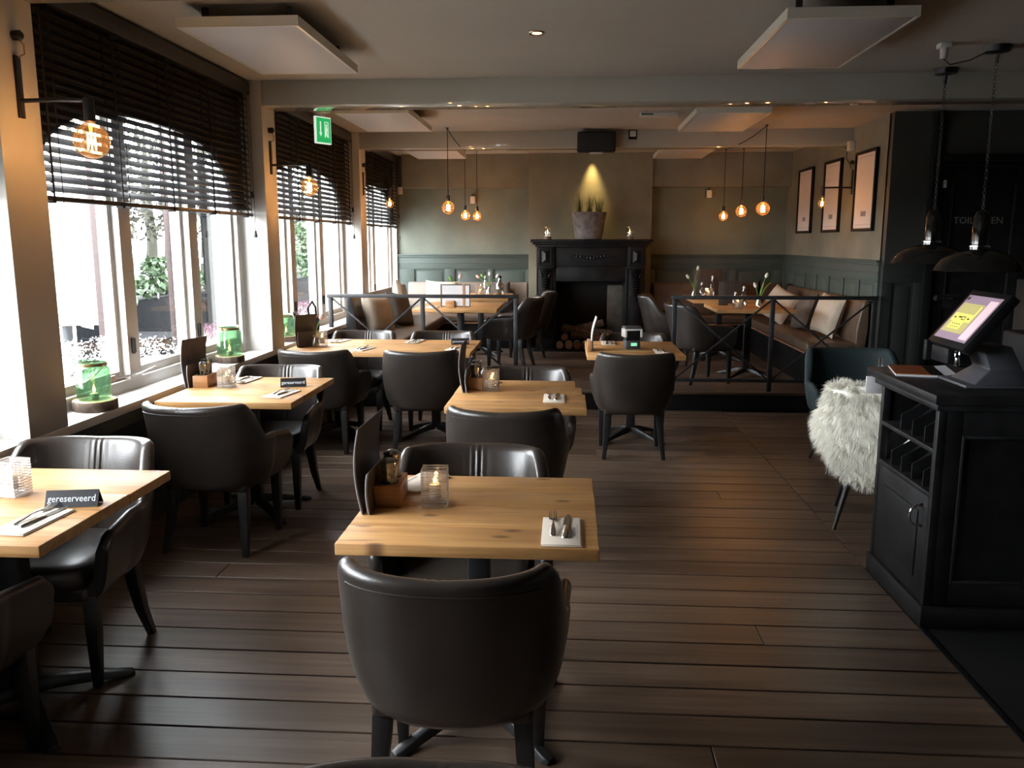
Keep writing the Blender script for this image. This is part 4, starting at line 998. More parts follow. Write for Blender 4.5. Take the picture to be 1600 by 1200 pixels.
lantern((-2.385, 5.76, .8315), 1.05, 'green glass lantern with raised handle on the sill by the middle window table', True)
woodslice((-2.40, 7.02, .7855), .09, .045, 'wood slice under the farthest green lantern')
lantern((-2.40, 7.02, .8315), .92, 'small green glass lantern behind the menu on the long table', True)
t = thing('red_hand_tool', 'black and red object lying against the window frame past the long table', 'tool', (-2.42, 7.65, .7855))
obj('red_grip', MB().bar((0, -.15, .10), (.02, .28, .13), .02, .02), 'red', t, bevel=.006)
obj('black_hook', MB().tube([(0, -.35, .22), (0, -.26, .14), (0, -.15, .10)], .012).tube([(0, .10, .12), (-.02, .12, .22), (0, .2, .28), (.01, .27, .22), (.01, .28, .13)], .011), 'plastic_black', t)
obj('foot', MB().box(-.02, .02, -.17, -.13, 0, .10).box(0, .04, .24, .28, 0, .12), 'plastic_black', t)

# ------------------------------------------------------------------ fireplace
fp = thing('fireplace_mantel', 'large black carved wooden mantelpiece in the middle of the rear wall', 'fireplace', (.31, 11.25, .18))
# local: x centre, y=0 front, z from platform; shelf top 1.48
obj('mantel_shelf', MB().box(-.80, .80, -.06, .50, 1.435, 1.475).box(-.77, .77, -.03, .50, 1.405, 1.435).box(-.74, .74, -.01, .50, 1.375, 1.405), 'blackwood', fp, bevel=.008, seg=3)
obj('frieze', MB().box(-.72, .72, .04, .48, 1.12, 1.375), 'blackwood', fp, bevel=.004)
for s_ in (-1, 1):
    cx = s_ * .60
    obj('frieze_block', MB().box(cx - .12, cx + .12, 0, .06, 1.125, 1.375), 'blackwood', fp, bevel=.005)
    obj('diamond_panel', MB().add([(cx - .05, -.002, 1.17), (cx + .05, -.002, 1.17), (cx + .05, -.002, 1.33), (cx - .05, -.002, 1.33), (cx, -.035, 1.21), (cx, -.035, 1.29)], [(0, 1, 4), (1, 2, 5, 4), (2, 3, 5), (3, 0, 4, 5), (0, 3, 2, 1)]), 'black_paint', fp, smooth=False)
    obj('block_moulding', MB().box(cx - .085, cx - .07, -.012, 0, 1.15, 1.35).box(cx + .07, cx + .085, -.012, 0, 1.15, 1.35), 'black_paint', fp, bevel=.003)
    obj('capital', MB().box(cx - .115, cx + .115, -.015, .08, 1.095, 1.125).box(cx - .10, cx + .10, -.005, .08, 1.075, 1.095), 'blackwood', fp, bevel=.005)
    mb = MB()
    for k in range(12):
        z0 = 1.07 - k * .035; wd = .075 * (1 - k * .05); dd = .055 * math.sin(PI * (.35 + .5 * k / 12))
        mb.lathe([(.001, -.5), (.7, -.35), (1, 0), (.7, .35), (.001, .5)], 10, Mx=Matrix.Translation((cx, .02 - dd * .3, z0)) @ Matrix.Diagonal((wd, dd, .05, 1)))
    for k in range(3): mb.lathe([(.001, -.5), (.7, -.3), (1, 0), (.6, .4), (.001, .5)], 10, Mx=Matrix.Translation((cx + (k - 1) * .05, -.012, 1.0)) @ Matrix.Rotation((k - 1) * .4, 4, 'Y') @ Matrix.Diagonal((.018, .03, .10, 1)))
    obj('carved_corbel', mb, 'black_paint', fp, ang=60)
    obj('pilaster', MB().box(cx - .095, cx + .095, .02, .30, .16, 1.10), 'blackwood', fp, bevel=.004)
    obj('pilaster_panel', MB().box(cx - .055, cx + .055, .008, .022, .26, .62), 'black_paint', fp, bevel=.005)
    obj('plinth', MB().box(cx - .12, cx + .12, -.02, .30, 0, .16), 'blackwood', fp, bevel=.006)
    obj('side_return', MB().box(s_ * .70 - .02, s_ * .70 + .02, .04, .50, 0, 1.12), 'blackwood', fp)
obj('inner_frame', MB().box(-.505, -.46, .05, .3, 0, 1.12).box(.46, .505, .05, .3, 0, 1.12).box(-.46, .46, .05, .3, .92, 1.12), 'blackwood', fp, bevel=.006)
mb = MB()
for k in range(-4, 5):
    x = k * .045; mb.lathe([(.001, -.5), (.8, -.3), (1, 0), (.8, .3), (.001, .5)], 8, Mx=Matrix.Translation((x, .03, 1.245 - .012 * math.cos(k * .7))) @ Matrix.Rotation(k * .3, 4, 'Y') @ Matrix.Diagonal((.022, .022, .055 - abs(k) * .004, 1)))
for s_ in (-1, 1): mb.tube([(s_ * (.20 + .03 * q), .032, 1.245 + .018 * math.sin(q * 1.6)) for q in range(5)], [.012, .011, .009, .007, .004], 6)
obj('carved_ornament', mb, 'steel', fp, ang=60)
fbx = obj('firebox', MB().box(-.47, .47, .44, .48, 0, 1.0).box(-.47, -.45, .1, .46, 0, 1).box(.45, .47, .1, .46, 0, 1).box(-.47, .47, .1, .46, .95, 1.0), 'subfloor', fp)
obj('stone_lining', MB().box(.24, .45, .36, .42, .05, .86), 'cushion_dark', fp, bevel=.01)
obj('hearth', MB().box(-.76, .76, -.14, .48, -.001, .012), 'black_paint', fp)
for k, (x, z) in enumerate([(-.40, .06), (-.28, .058), (-.165, .06), (-.055, .055), (.05, .06), (.165, .056), (.28, .06), (-.34, .155), (.10, .15)]):
    t = thing('fire_log', ['round log at the far left of the bottom row in the hearth', 'second round log from the left in the bottom row of the hearth', 'third round log from the left in the bottom row of the hearth', 'middle round log in the bottom row of the hearth', 'third round log from the right in the bottom row of the hearth', 'second round log from the right in the bottom row of the hearth', 'round log at the far right of the bottom row in the hearth', 'round log lying on the left end of the bottom row', 'round log lying on the right part of the bottom row'][k], 'log', (.31 + x, 11.22 if k < 7 else 11.35, .192 + z), 0, 'logs laid in a row across the hearth')
    r = .052 + jit(.004); L_ = .22
    Mx = Matrix.Rotation(-PI / 2, 4, 'X')
    obj('bark', MB().lathe([(r * .96, -.02), (r, -.01), (r * 1.02, .1), (r, L_)], 14, Mx=Mx), 'bark', t); obj('sawn_end', MB().lathe([(r * .9, -.024), (r * .93, -.019)], 14, Mx=Mx), 'logend', t)
for k, (x, z, a) in enumerate([(-.18, .30, 12), (.0, .36, -14), (.12, .28, 8), (-.05, .24, -4)]):
    t = thing('stacked_log', ['split log at the left of the pile in the firebox', 'split log on top of the pile in the firebox', 'split log at the right of the pile in the firebox', 'split log at the bottom of the pile in the firebox'][k], 'log', (.31 + x, 11.53, .18 + z - .06), 0, 'split logs piled in the firebox')
    t.rotation_euler = (0, R_(a), R_(jit(8)))
    obj('log', MB().prism([(.05, 0), (.03, .05), (-.02, .055), (-.05, .01), (-.03, -.045), (.03, -.04)], YZ, -.20, .20), 'bark', t, bevel=.008)
# pot with grass on the mantel
gp = thing('potted_grass', 'rough grey concrete pot with three tufts of green grass on the mantel', 'plant', (.28, 11.43, 1.6555))
obj('pot', MB().lathe([(.165, 0), (.18, .02), (.205, .18), (.232, .34), (.235, .355), (.218, .355), (.21, .33), (.02, .32)], 36), 'concrete', gp, ang=60)
obj('pebbles', MB().lathe([(.21, .33), (.12, .352), (.01, .356)], 24), 'cutwood', gp)
for k, (cx, cyy) in enumerate([(-.13, 0), (.0, -.03), (.13, .01)]):
    mb = MB(); rr = random.Random(k + 3)
    for i in range(44):
        a = rr.uniform(0, 2 * PI); r0 = rr.uniform(0, .045); h = rr.uniform(.14, .29); ln = rr.uniform(.0, .12)
        b = Vector((cx + r0 * math.cos(a), cyy + r0 * math.sin(a), .34)); d = Vector((math.cos(a), math.sin(a), 0)); wv = Vector((-math.sin(a), math.cos(a), 0)) * .0026
        p1 = b + d * ln * .35 + Vector((0, 0, h * .6)); p2 = b + d * ln + Vector((0, 0, h)); dd = d * .0015
        mb.loft([[b - wv, b + dd, b + wv, b - dd], [p1 - wv * .8, p1 + dd, p1 + wv * .8, p1 - dd], [p2 - wv * .1, p2 + dd * .1, p2 + wv * .1, p2 - dd * .1]])
    o = obj('grass_tuft', mb, 'grass', gp, smooth=False); o['kind'] = 'stuff'
for (x, lb, lb2) in [(-.27, 'glass candle jar at the left end of the mantel', 'small wood slice under the left mantel jar'), (.82, 'glass candle jar at the right end of the mantel', 'small wood slice under the right mantel jar')]:
    woodslice((x, 11.40, 1.6555), .055, .035, lb2)
    t = thing('candle_jar', lb, 'candle holder', (x, 11.40, 1.6915), 0, 'glass candle jars on the mantel')
    obj('jar', MB().lathe([(.001, .002), (.042, .002), (.045, .008), (.045, .10), (.036, .115), (.036, .128), (.034, .128), (.034, .115), (.042, .10), (.042, .01)], 24, cap=False), 'glass', t)
    obj('rim', MB().lathe([(.037, .112), (.039, .114), (.039, .126), (.037, .128)], 24, cap=False), 'brass', t)
    c = obj('candle', MB().lathe([(.02, .006), (.02, .035), (.017, .038)], 14), 'candle', t)
    obj('flame', MB().lathe([(.001, .039), (.008, .048), (.007, .062), (.001, .084)], 10), 'flame', c)
    light('jar_light', 'POINT', (x, 11.40, 1.75), .3, (1, .55, .2), .008)

# ------------------------------------------------------------------ bar counter
ct = thing('bar_counter', 'worn black wooden bar counter with open compartments and a cupboard door', 'counter', (1.53, 3.48, 0))
D = .64; Wd = 1.9
obj('counter_top', MB().box(-.035, Wd, -.04, D + .12, .975, 1.015), 'blackwood', ct, bevel=.006, seg=2)
obj('top_moulding', MB().box(-.018, Wd, -.02, D + .05, .945, .975), 'blackwood', ct, bevel=.006)
obj('corner_post', MB().box(0, .035, 0, .035, .03, .945), 'blackwood', ct, bevel=.003); obj('corner_post', MB().box(0, .035, D - .035, D, .03, .945), 'blackwood', ct, bevel=.003)
obj('front_panel', MB().box(.035, Wd, .01, .03, .10, .945), 'blackwood', ct)
obj('front_frame', MB().box(.035, .10, 0, .01, .10, .945).box(.10, Wd, 0, .01, .84, .945).box(.10, Wd, 0, .01, .10, .20).box(.42, .50, 0, .01, .2, .84).box(.95, 1.02, 0, .01, .2, .84), 'blackwood', ct, bevel=.002)
obj('front_moulding', MB().box(.10, .112, -.006, .01, .2, .84).box(.408, .42, -.006, .01, .2, .84).box(.112, .408, -.006, .01, .2, .212).box(.112, .408, -.006, .01, .828, .84), 'steel', ct, bevel=.002)
obj('plinth', MB().box(-.012, Wd, -.015, D + .01, 0, .095), 'blackwood', ct, bevel=.005)
obj('back_panel', MB().box(.035, Wd, D - .02, D, .1, .945), 'blackwood', ct)
obj('shelf_board', MB().box(.0, .45, .035, D - .035, .755, .775).box(0, .45, .035, D - .035, .565, .585), 'blackwood', ct, bevel=.002)
obj('compartment_back', MB().box(.42, .44, .03, D - .02, .10, .945), 'blackwood', ct)
cd = obj('cupboard_door', MB().box(.002, .02, .037, D - .037, .10, .562), 'blackwood', ct, bevel=.002)
obj('door_panel', MB().box(-.004, .003, .12, D - .12, .18, .48), 'black_paint', cd, bevel=.003)
pth = [(-.012 - .038 * math.sin(q), .085, .47 + .045 * math.cos(q)) for q in [PI * i / 14 for i in range(15)]]
obj('door_handle', MB().tube(pth, .0055, 10).lathe([(.011, 0), (.008, .012)], 14, Mx=Matrix.Translation((.001, .085, .515)) @ Matrix.Rotation(-PI / 2, 4, 'Y')).lathe([(.011, 0), (.008, .012)], 14, Mx=Matrix.Translation((.001, .085, .425)) @ Matrix.Rotation(-PI / 2, 4, 'Y')), 'chrome', cd)
for k, (yy, z) in enumerate([(.15, .775), (.28, .775), (.41, .775), (.13, .585), (.25, .585), (.37, .585), (.49, .585)]):
    obj('divider', MB().prism([(.012, 0), (.40, 0), (.40, .155), (.16, .155), (.012, .07)], lambda p, a: (p[0], a, z + p[1]), yy - .004, yy + .004), 'blackwood', ct, smooth=False)
k = 0
for (yy, z, wh) in [(.215, .7755, 0), (.345, .7755, 0), (.47, .7755, 0), (.19, .5855, 0), (.31, .5855, 0), (.43, .5855, 0), (.545, .5855, 1)]:
    t = thing('packet' if not wh else 'paper_packet', (['black packet nearest the viewer in the upper bar compartments', 'middle black packet in the upper bar compartments', 'black packet at the far end of the upper bar compartments', 'black packet nearest the viewer in the lower bar compartments', 'second black packet in the lower bar compartments', 'third black packet in the lower bar compartments', ''][k] if not wh else 'white paper packet in the lower bar compartment'), 'packet', (1.53 + .10, 3.48 + yy, z), 0, 'black packets in the bar compartments' if not wh else None)
    obj('packet_body', MB().prism([(-.035, 0), (.25, 0), (.25, .125), (.04, .125), (-.035, .06)], lambda p, a: (p[0], a, p[1]), -.022, .022), 'paper' if wh else 'plastic_black', t, bevel=.003)
    if not wh:
        mb = MB(); rr = random.Random(k)
        for q in range(7):
            z0 = .008 + q * .007; mb.tube([(-.038, -.015 + .03 * rr.random(), z0), (-.038, -.015 + .03 * rr.random(), z0 + .004), (-.038, -.015 + .03 * rr.random(), z0 + .006)], .0012, 4)
        obj('script', mb, 'sign_text', t)
    k += 1
mg = thing('magazine', 'orange and black menu booklet with a curled page lying on the bar counter', 'booklet', (1.70, 4.05, 1.0155), R_(-14))
def curled(x0, x1, y0, y1, z0, z1, lift=0):
    n = 10; top = []; bot = []
    for i in range(n + 1):
        f = i / n; z = lift * max(0, f - .45) ** 2 * 3; top.append((x0 + (x1 - x0) * f, z1 + z)); bot.append((x0 + (x1 - x0) * f, z0 + z))
    return MB().prism(bot + top[::-1], lambda p, a: (p[0], a, p[1]), y0, y1)
obj('pages', curled(-.145, .135, -.15, .15, 0, .010, .016), 'menu_page', mg)
obj('cover', curled(-.148, .0, -.152, .152, .0102, .0125, 0), 'magazine', mg)
obj('dark_cover', curled(.0, .139, -.152, .152, .0112, .0135, .02), 'plastic_black', mg)
# till: screen bottom edge along -y, leaning to +x
ts = thing('till_terminal', 'black touch-screen till with a yellow and pink screen on the bar counter', 'till', (1.665, 3.908, 1.209))
a, b_ = -1.593, .661
u = Vector((math.cos(a), math.sin(a), 0)); nn = Vector((-math.sin(a), math.cos(a), 0)); v = math.cos(b_) * Vector((0, 0, 1)) + math.sin(b_) * nn; wv = u.cross(v)
Ms = Matrix((u.to_4d(), v.to_4d(), wv.to_4d(), (0, 0, 0, 1))); Ms = Matrix(((u.x, v.x, wv.x, 0), (u.y, v.y, wv.y, 0), (u.z, v.z, wv.z, 0), (0, 0, 0, 1)))
def sb(x0, x1, y0, y1, z0, z1): return MB().box(x0, x1, y0, y1, z0, z1, Ms)
obj('screen_housing', sb(-.03, .34, -.03, .262, -.045, -.001), 'plastic_black', ts, bevel=.006)
scn = obj('screen', sb(0, .31, 0, .233, -.001, .0005), 'screen_purple', ts, smooth=False)
obj('tan_area', sb(.012, .215, .035, .19, .0005, .001), 'screen_yellow', scn, smooth=False)
obj('side_bar', sb(.225, .298, .012, .215, .0005, .001), 'screen_pink', scn, smooth=False)
obj('yellow_fields', sb(.02, .20, .095, .135, .001, .0014).box(.045, .155, .055, .095, .001, .0014, Ms).box(.19, .20, .135, .18, .001, .0014, Ms).box(.0, .0, 0, 0, 0, 0) if False else sb(.02, .20, .095, .135, .001, .0014).box(.045, .155, .055, .095, .001, .0014, Ms).box(.192, .202, .135, .18, .001, .0014, Ms), 'screen_bright', scn, smooth=False)
mb = MB()
for (x0, x1, y0, y1) in [(.035, .055, .108, .116), (.075, .105, .112, .120), (.110, .116, .102, .122), (.116, .136, .102, .106), (.136, .141, .102, .122), (.116, .136, .118, .122), (.16, .18, .108, .116)] + [(.06 + .022 * i, .072 + .022 * i, .078, .083) for i in range(4)] + [(.06 + .022 * i, .072 + .022 * i, .063, .067) for i in range(4)] + [(.01, .03, .206, .222)]:
    mb.box(x0, x1, y0, y1, .0014, .0018, Ms)
obj('screen_text', mb, 'screen_dark', scn, smooth=False)
obj('neck', MB().loft([[(.10, -.25, -.02), (.22, -.25, -.02), (.22, -.07, -.02), (.10, -.07, -.02)], [(.14, -.24, -.12), (.28, -.24, -.12), (.28, -.08, -.12), (.14, -.08, -.12)], [(.06, -.28, -.185), (.30, -.28, -.185), (.30, -.04, -.185), (.06, -.04, -.185)]]), 'plastic_grey', ts, bevel=.006)
obj('base', MB().box(.02, .34, -.30, -.02, -.193, -.180), 'plastic_grey', ts, bevel=.005)
obj('card_reader', MB().box(-.03, .05, .0, .035, -.115, -.02).box(-.02, .06, -.20, -.03, -.105, -.035), 'plastic_black', ts, bevel=.006)
kr = MB().tube([(.0 + .0, -.245 + .020 * math.cos(q), -.055 + .022 * math.sin(q)) for q in [2 * PI * i / 14 for i in range(14)]], .004, 6, closed=True)
obj('key_ring', kr, 'chrome', ts); obj('key_fob', MB().lathe([(.009, 0), (.012, .01), (.010, .035)], 12, (.0, -.245, -.105)), 'chrome', ts)
pr = thing('receipt_printer', 'dark receipt printer with a piece of tan paper at the right edge of the view', 'printer', (2.24, 4.08, 1.0155))
obj('printer_body', MB().box(-.11, .16, -.16, .16, 0, .19), 'plastic_black', pr, bevel=.012, seg=3)
obj('paper', MB().prism([(-.05, .02), (.04, .02), (.04, .10), (.02, .11), (-.05, .115)], lambda p, a: (p[0] + .02, a, p[1] + .04), -.166, -.161), 'tan', pr, smooth=False)
obj('cable', MB().tube([(-.04, -.17, .15), (-.07, -.175, .12), (-.06, -.175, .08), (-.02, -.17, .06)], .004, 6), 'cord', pr)
cmn = thing('dark_cabinet', 'tall dark cabinet with a crimson label at the right edge of the view', 'cabinet', (2.62, 4.6, 0))
obj('cabinet_body', MB().box(-.06, .6, -.2, .4, 0, 1.42), 'black_paint', cmn, bevel=.01)
obj('crimson_label', MB().box(-.0605 - .002, -.06, -.18, .1, 1.28, 1.40), 'pinkred', cmn)
t = thing('small_glass', 'tiny clear glass standing at the back corner of the bar counter', 'glass', (1.545, 4.20, 1.0155))
obj('glass_body', MB().lathe([(.013, 0), (.015, .05), (.013, .05), (.011, .004)], 14, cap=False), 'glass', t)

# ------------------------------------------------------------------ green armchairs, sheepskin
gsh, P2_ = chair_shell(pleat=0, H=.84, zb=.36)
for i_, vv in enumerate(gsh.v): gsh.v[i_] = (vv[0] * 1.12, vv[1] * 1.06, vv[2])
me_g = mesh('shell', gsh, 'green_velvet', ang=70); me_gs = mesh('seat', soft_slab(.26, -.2, .29, .38, .47), 'green_velvet', ang=70)
def green_chair(label, loc, rz):
    t = thing('velvet_armchair', label, 'chair', loc, rz, 'dark green velvet armchairs behind the bar counter')
    obj('shell', me_g, None, t); obj('seat', me_gs, None, t)
    obj('seat_frame', MB().box(-.24, .24, -.2, .25, .33, .39), 'hide', t, bevel=.02)
    for sx, sy in ((-1, -1), (1, -1), (-1, 1), (1, 1)):
        obj('leg', MB().tube([(sx * .17, sy * .16, .35), (sx * .25, sy * .24, 0)], [.022, .011], 12), 'leg', t)
    return t
GX, GY, GR = 1.85, 4.86, R_(-18)
gc1 = green_chair('dark green velvet armchair with a sheepskin thrown over its back', (GX, GY, 0), GR)
gc2 = green_chair('dark green velvet armchair farther behind, without a sheepskin', (2.10, 6.10, 0), R_(178))
def sheepskin():
    t = thing('sheepskin', 'shaggy cream sheepskin hanging over the back of the nearer green armchair', 'sheepskin', (GX, GY, 0), GR)
    rnd = random.Random(5)
    # centre sheet: over the top of the back and down outside; u across, v along length
    def outer(ang, z):
        # point on outside of the shell at plan angle ang (0 = right side, 90 = centre back)
        x, y = sup(ang, .262 + .03, .262 + .03, .72); x *= 1.12; y = -y * 1.06
        zz = max(0, z - .42); bk = sstep(.05, -.24, y); y -= bk * (zz * .20 + zz * zz * .12)
        fl_ = .03 * sstep(.34, .62, z) * math.copysign(min(1, abs(x) / .2), x)
        return Vector((x + fl_, y, z))
    def width(v): # half width in radians as function of v
        return (1.15 + .12 * math.cos(v * 9)) * (1 - .10 * math.sin(v * 7)) * (.80 + .25 * math.sin(PI * min(1, v * 1.1)))
    nu, nv = 26, 30; grid = []
    for j in range(nv + 1):
        v = j / nv; row = []
        for i in range(nu + 1):
            uu = 2 * i / nu - 1; ang = PI / 2 + uu * width(v) * (1.0 if v > .2 else .8)
            ang = max(.05, min(PI - .05, ang))
            if v < .16:      # inside lip, going up
                f = v / .16; p = outer(ang, .71 + .13 * f); d = Vector((p.x, p.y, 0)).normalized(); p -= d * (.075 * (1 - f * f) + .02)
            elif v < .26:
                f = (v - .16) / .10; p = outer(ang, .82); d = Vector((p.x, p.y, 0)).normalized(); p += d * (-.055 + .07 * f); p.z = .845 + .02 * math.sin(PI * f) - .01 * f
            else:
                f = (v - .26) / .74; z = .835 - f * .52 * (1 - .06 * abs(uu) ** 2 + .05 * math.sin(uu * 5)); p = outer(ang, max(z, .36)); d = Vector((p.x, p.y, 0)).normalized(); p += d * (.015 + .02 * math.sin(PI * f)); p.z = z
            row.append(p)
        grid.append(row)
    vs = [p for r in grid for p in r]; W = nu + 1
    fs = [(j * W + i, j * W + i + 1, (j + 1) * W + i + 1, (j + 1) * W + i) for j in range(nv) for i in range(nu)]
    o = obj('hide', MB().add(vs, fs), 'fur', t)
    sm_ = o.modifiers.new('thickness', 'SOLIDIFY'); sm_.thickness = .02; sm_.offset = 0
    me = MB(); 
    for _ in range(34000):
        a, b2 = rnd.random() * nu, (rnd.random() if _ % 4 else rnd.uniform(.08, .34)) * nv; i, j = min(nu - 1, int(a)), min(nv - 1, int(b2)); fa, fb = a - i, b2 - j
        p = grid[j][i].lerp(grid[j][i + 1], fa).lerp(grid[j + 1][i].lerp(grid[j + 1][i + 1], fa), fb)
        nrm = (grid[j][i + 1] - grid[j][i]).cross(grid[j + 1][i] - grid[j][i])
        if nrm.length < 1e-9: continue
        nrm.normalize()
        ref = Vector((-p.x, -p.y, 0)) if b2 / nv < .16 else (Vector((0, 0, 1)) if b2 / nv < .27 else Vector((p.x, p.y, 0)))
        if nrm.dot(ref) < 0: nrm = -nrm
        cl = Vector((math.sin(i * 2.1 + j * .9), math.cos(i * 1.3 + j * 1.7), math.sin(i * .7 - j * 1.9))) * .28
        L_ = rnd.uniform(.035, .062); d = (nrm * .8 + cl + Vector((jit(.3), jit(.3), jit(.3))) + Vector((0, 0, -.35))).normalized()
        sdv = d.cross(Vector((rnd.uniform(-1, 1), rnd.uniform(-1, 1), rnd.uniform(-1, 1)))).normalized() * rnd.uniform(.0006, .0012)
        m1 = p + d * L_ * .55; e = p + d * L_ + Vector((0, 0, -.010)); k = len(me.v)
        me.v += [tuple(p - sdv), tuple(p + sdv), tuple(m1 + sdv * .8), tuple(m1 - sdv * .8), tuple(e)]; me.f += [(k, k + 1, k + 2, k + 3), (k + 3, k + 2, k + 4)]
    mesh_ = bpy.data.meshes.new('wool'); mesh_.from_pydata(me.v, [], me.f); mesh_.materials.append(M['fur'])
    q = bpy.data.objects.new('wool', mesh_); COL.objects.link(q); q.parent = t; q['kind'] = 'stuff'
    return t
sheepskin()
obj('pale_card', MB().box(-.055, .03, D + .06, D + .067, .89, .975), 'panel_white', ct, bevel=.003, label='pale blue-white card at the back corner')

# ------------------------------------------------------------------ outside: terrace, parasol, planters, lawn, trees
struct('ground', MB().box(-13, -2.95, -8, 40, -.25, -.15), 'terrace', label='pale paved terrace outside the windows')
struct('ground_lawn', MB().box(-60, -13, -30, 90, -.25, -.12), 'lawn', label='lawn beyond the terrace')
struct('wall_outer', MB().box(-2.97, -2.74, -3.2, 12.15, -.2, .70), 'frame_white', label='outer face of the low window wall')
ps = thing('parasol', 'closed cream parasol on a grey post outside the nearest window', 'parasol', (-4.55, 7.35, -.15))
n = 24; rings = []
for z, r, am in [(1.05, .30, .22), (1.12, .31, .20), (1.4, .29, .16), (1.9, .26, .14), (2.4, .20, .12), (2.9, .10, .08), (3.1, .03, 0)]:
    rings.append([(r * (1 + am * math.sin(8 * 2 * PI * i / 48 * 2 + z)) * math.cos(2 * PI * i / 48), r * (1 + am * math.sin(8 * 2 * PI * i / 48 * 2 + z)) * math.sin(2 * PI * i / 48), z + (.05 * math.sin(5 * 2 * PI * i / 48) if z < 1.1 else 0)) for i in range(48)])
obj('folded_canopy', MB().loft(rings), 'canvas', ps)
obj('pole', MB().lathe([(.045, .05), (.045, 1.2)], 16), 'greypost', ps); obj('foot', MB().box(-.3, .3, -.3, .3, 0, .06), 'greypost', ps)
def rpost(x, yv, lb, w_=.10, lean=0, z1=3.2):
    t = thing('red_post', lb, 'post', (x, yv, -.15), 0, 'brick red posts of the terrace structure')
    obj('post', MB().bar((0, 0, 0), (lean, 0, z1), w_, w_), 'redpost', t, bevel=.005); obj('shoe', MB().box(-w_ * .7, w_ * .7, -w_ * .7, w_ * .7, 0, .05), 'greypost', t)
rpost(-4.0, 7.05, 'brick red post right behind the parasol outside the nearest window', .10)
rpost(-4.0, 8.30, 'thin brick red post outside the nearest window, right-hand pane', .05)
rpost(-4.0, 11.3, 'thin brick red post outside the second window', .06)
wsn = thing('windscreen', 'pale blue upright windscreen with dark post outside the nearest window, right-hand pane', 'windscreen', (-3.6, 8.6, -.15))
obj('sheet', MB().box(-.01, .01, -.33, .33, .1, 2.5), 'windscreen', wsn); obj('post', MB().box(-.02, .02, -.38, -.33, 0, 2.6), 'planter', wsn)
def leafy(name, parent, boxes, n, col, seed, size=.05):
    rr = random.Random(seed); mb = MB()
    for _ in range(n):
        x0, x1, y0, y1, z0, z1 = rr.choice(boxes)
        c = Vector((rr.uniform(x0, x1), rr.uniform(y0, y1), z0 + (z1 - z0) * rr.random() ** .8)); a = Vector((rr.gauss(0, 1), rr.gauss(0, 1), rr.gauss(0, 1))).normalized(); b = a.cross(Vector((rr.gauss(0, 1), rr.gauss(0, 1), rr.gauss(0, 1)))).normalized()
        s_ = size * rr.uniform(.6, 1.2); k = len(mb.v)
        mb.v += [tuple(c - a * s_), tuple(c + b * s_ * .45), tuple(c + a * s_), tuple(c - b * s_ * .45)]; mb.f.append((k, k + 1, k + 2, k + 3))
    me = bpy.data.meshes.new(name); me.from_pydata(mb.v, [], mb.f); me.materials.append(M[col]); o = bpy.data.objects.new(name, me); COL.objects.link(o); o.parent = parent; o['kind'] = 'stuff'; return o
for k, (x, y0, y1, lb) in enumerate([(-5.6, 9.6, 11.6, 'dark planter box with green leaves outside the nearest window'), (-5.6, 11.9, 13.9, 'dark planter box farther along the terrace, seen through the right pane'), (-5.6, 15.5, 18.0, 'dark planter box with a dense green shrub outside the second window')]):
    t = thing('planter_box', lb, 'planter', (x, (y0 + y1) / 2, -.15), 0, 'anthracite planter boxes on the terrace')
    L_ = (y1 - y0) / 2; obj('box', MB().box(-.25, .25, -L_, L_, 0, 1.05), 'planter', t, bevel=.03); obj('soil', MB().box(-.22, .22, -L_ + .03, L_ - .03, 1.045, 1.06), 'subfloor', t)
    leafy('foliage', t, [(-.3, .3, -L_, L_, 1.05, 1.28 + .5 * (k == 2)), (-.1, .3, L_ * .3, L_, 1.1, 1.55 + .6 * (k == 2))], 900 + 900 * (k == 2), 'leaf', k, .07)
fn = thing('terrace_fence', 'low grey fence rail at the edge of the terrace', 'fence', (-8.0, 8, -.15))
obj('rail', MB().box(-.04, .04, -6, 30, 1.30, 1.42), 'greypost', fn, bevel=.01)
for i in range(13): obj('fence_post', MB().box(-.04, .04, -6 + i * 3, -5.92 + i * 3, 0, 1.36), 'greypost', fn)
for k, (x, yv) in enumerate([(-4.6, 6.1), (-4.7, 9.0)]):
    t = thing('terrace_table', ['dark slatted terrace table behind the parasol post', 'dark slatted terrace table outside the second pane'][k], 'table', (x, yv, -.15), 0, 'terrace tables')
    for q in range(6): obj('table_slat', MB().box(-.4, .4, -.39 + q * .13, -.28 + q * .13, .72, .75), 'planter', t)
    for sx in (-.35, .35):
        for sy in (-.33, .33): obj('leg', MB().box(sx - .025, sx + .025, sy - .025, sy + .025, 0, .72), 'planter', t)
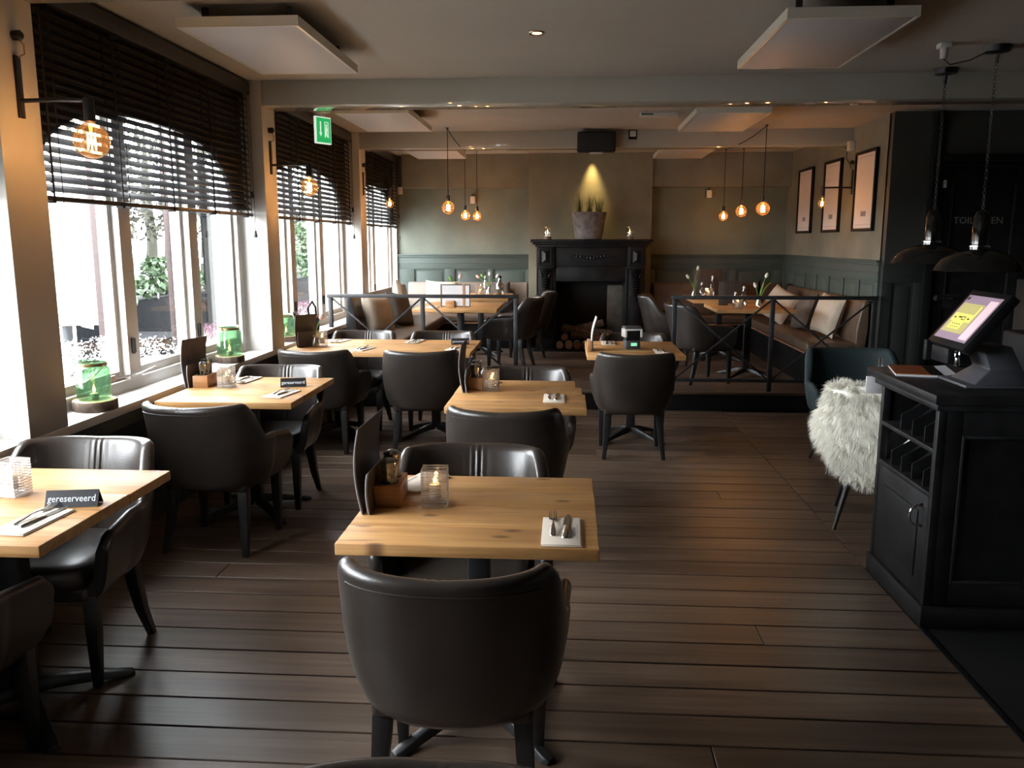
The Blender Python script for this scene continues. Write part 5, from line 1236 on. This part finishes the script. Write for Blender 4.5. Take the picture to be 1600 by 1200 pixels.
for k, (x, yv, rz) in enumerate([(-4.0, 5.6, 80), (-5.3, 6.9, -100), (-4.1, 9.7, 60)]):
    t = thing('terrace_chair', ['dark terrace chair low behind the nearest window pane', 'dark terrace chair behind the closed parasol', 'dark terrace chair outside the right-hand pane'][k], 'chair', (x, yv, -.15), R_(rz), 'dark terrace chairs')
    obj('seat', MB().box(-.22, .22, -.22, .22, .42, .46), 'planter', t, bevel=.01); obj('backrest', MB().box(-.22, .22, -.25, -.22, .46, .86), 'planter', t, bevel=.01)
    for sx in (-.2, .2):
        for sy in (-.2, .2): obj('leg', MB().box(sx - .018, sx + .018, sy - .018, sy + .018, 0, .42), 'planter', t)
        obj('armrest', MB().box(sx - .02, sx + .02, -.22, .2, .64, .67), 'planter', t)
for bi, (a, b) in enumerate(BAYS[1:], 0):
    wbx = thing('flower_box', ['long white flower box with heather outside the nearest window', 'long white flower box with heather outside the second window', 'long white flower box with heather outside the farthest window'][bi], 'flower box', (-3.12, (a + b) / 2, .55), 0, 'flower boxes outside the windows')
    L_ = (b - a) / 2 - .05; obj('box', MB().box(-.13, .13, -L_, L_, 0, .20), 'frame_white', wbx, bevel=.01)
    leafy('white_heather', wbx, [(-.13, .13, -L_ * .4, L_, .20, .36), (-.1, .1, -L_ * .2, L_ * .1, .25, .46), (-.1, .1, L_ * .3, L_ * .6, .25, .44), (-.1, .1, -L_, L_, .2, .30)], 3500, 'heather', 20 + bi, .011)
    leafy('pink_heather', wbx, [(-.13, .13, -L_, -L_ * .5, .20, .36)], 1200, 'heather_pink', 30 + bi, .011)
rr = random.Random(9)
for k in range(30):
    x, yv = -19 - 4.3 * (k % 2) + rr.uniform(-.3, .3), 8 + 4.5 * (k // 2) + 2.2 * (k % 2) + rr.uniform(-.2, .2); s_ = rr.uniform(.8, 1.3)
    t = thing('tree', 'bare-trunked tree beyond the lawn', 'tree', (x, yv, -.15), rr.uniform(0, 6), 'trees beyond the lawn')
    obj('trunk', MB().tube([(0, 0, 0), (.1 * s_, 0, 2), (.0, .1, 4.5), (.1, .1, 8)], [.28 * s_, .22 * s_, .18 * s_, .06], 8), 'trunk', t)
    leafy('crown', t, [(-1.6, 1.6, -1.6, 1.6, 3, 8), (-1, 1, -1, 1, 1.8, 4)], 260, 'trunk', k, .22)
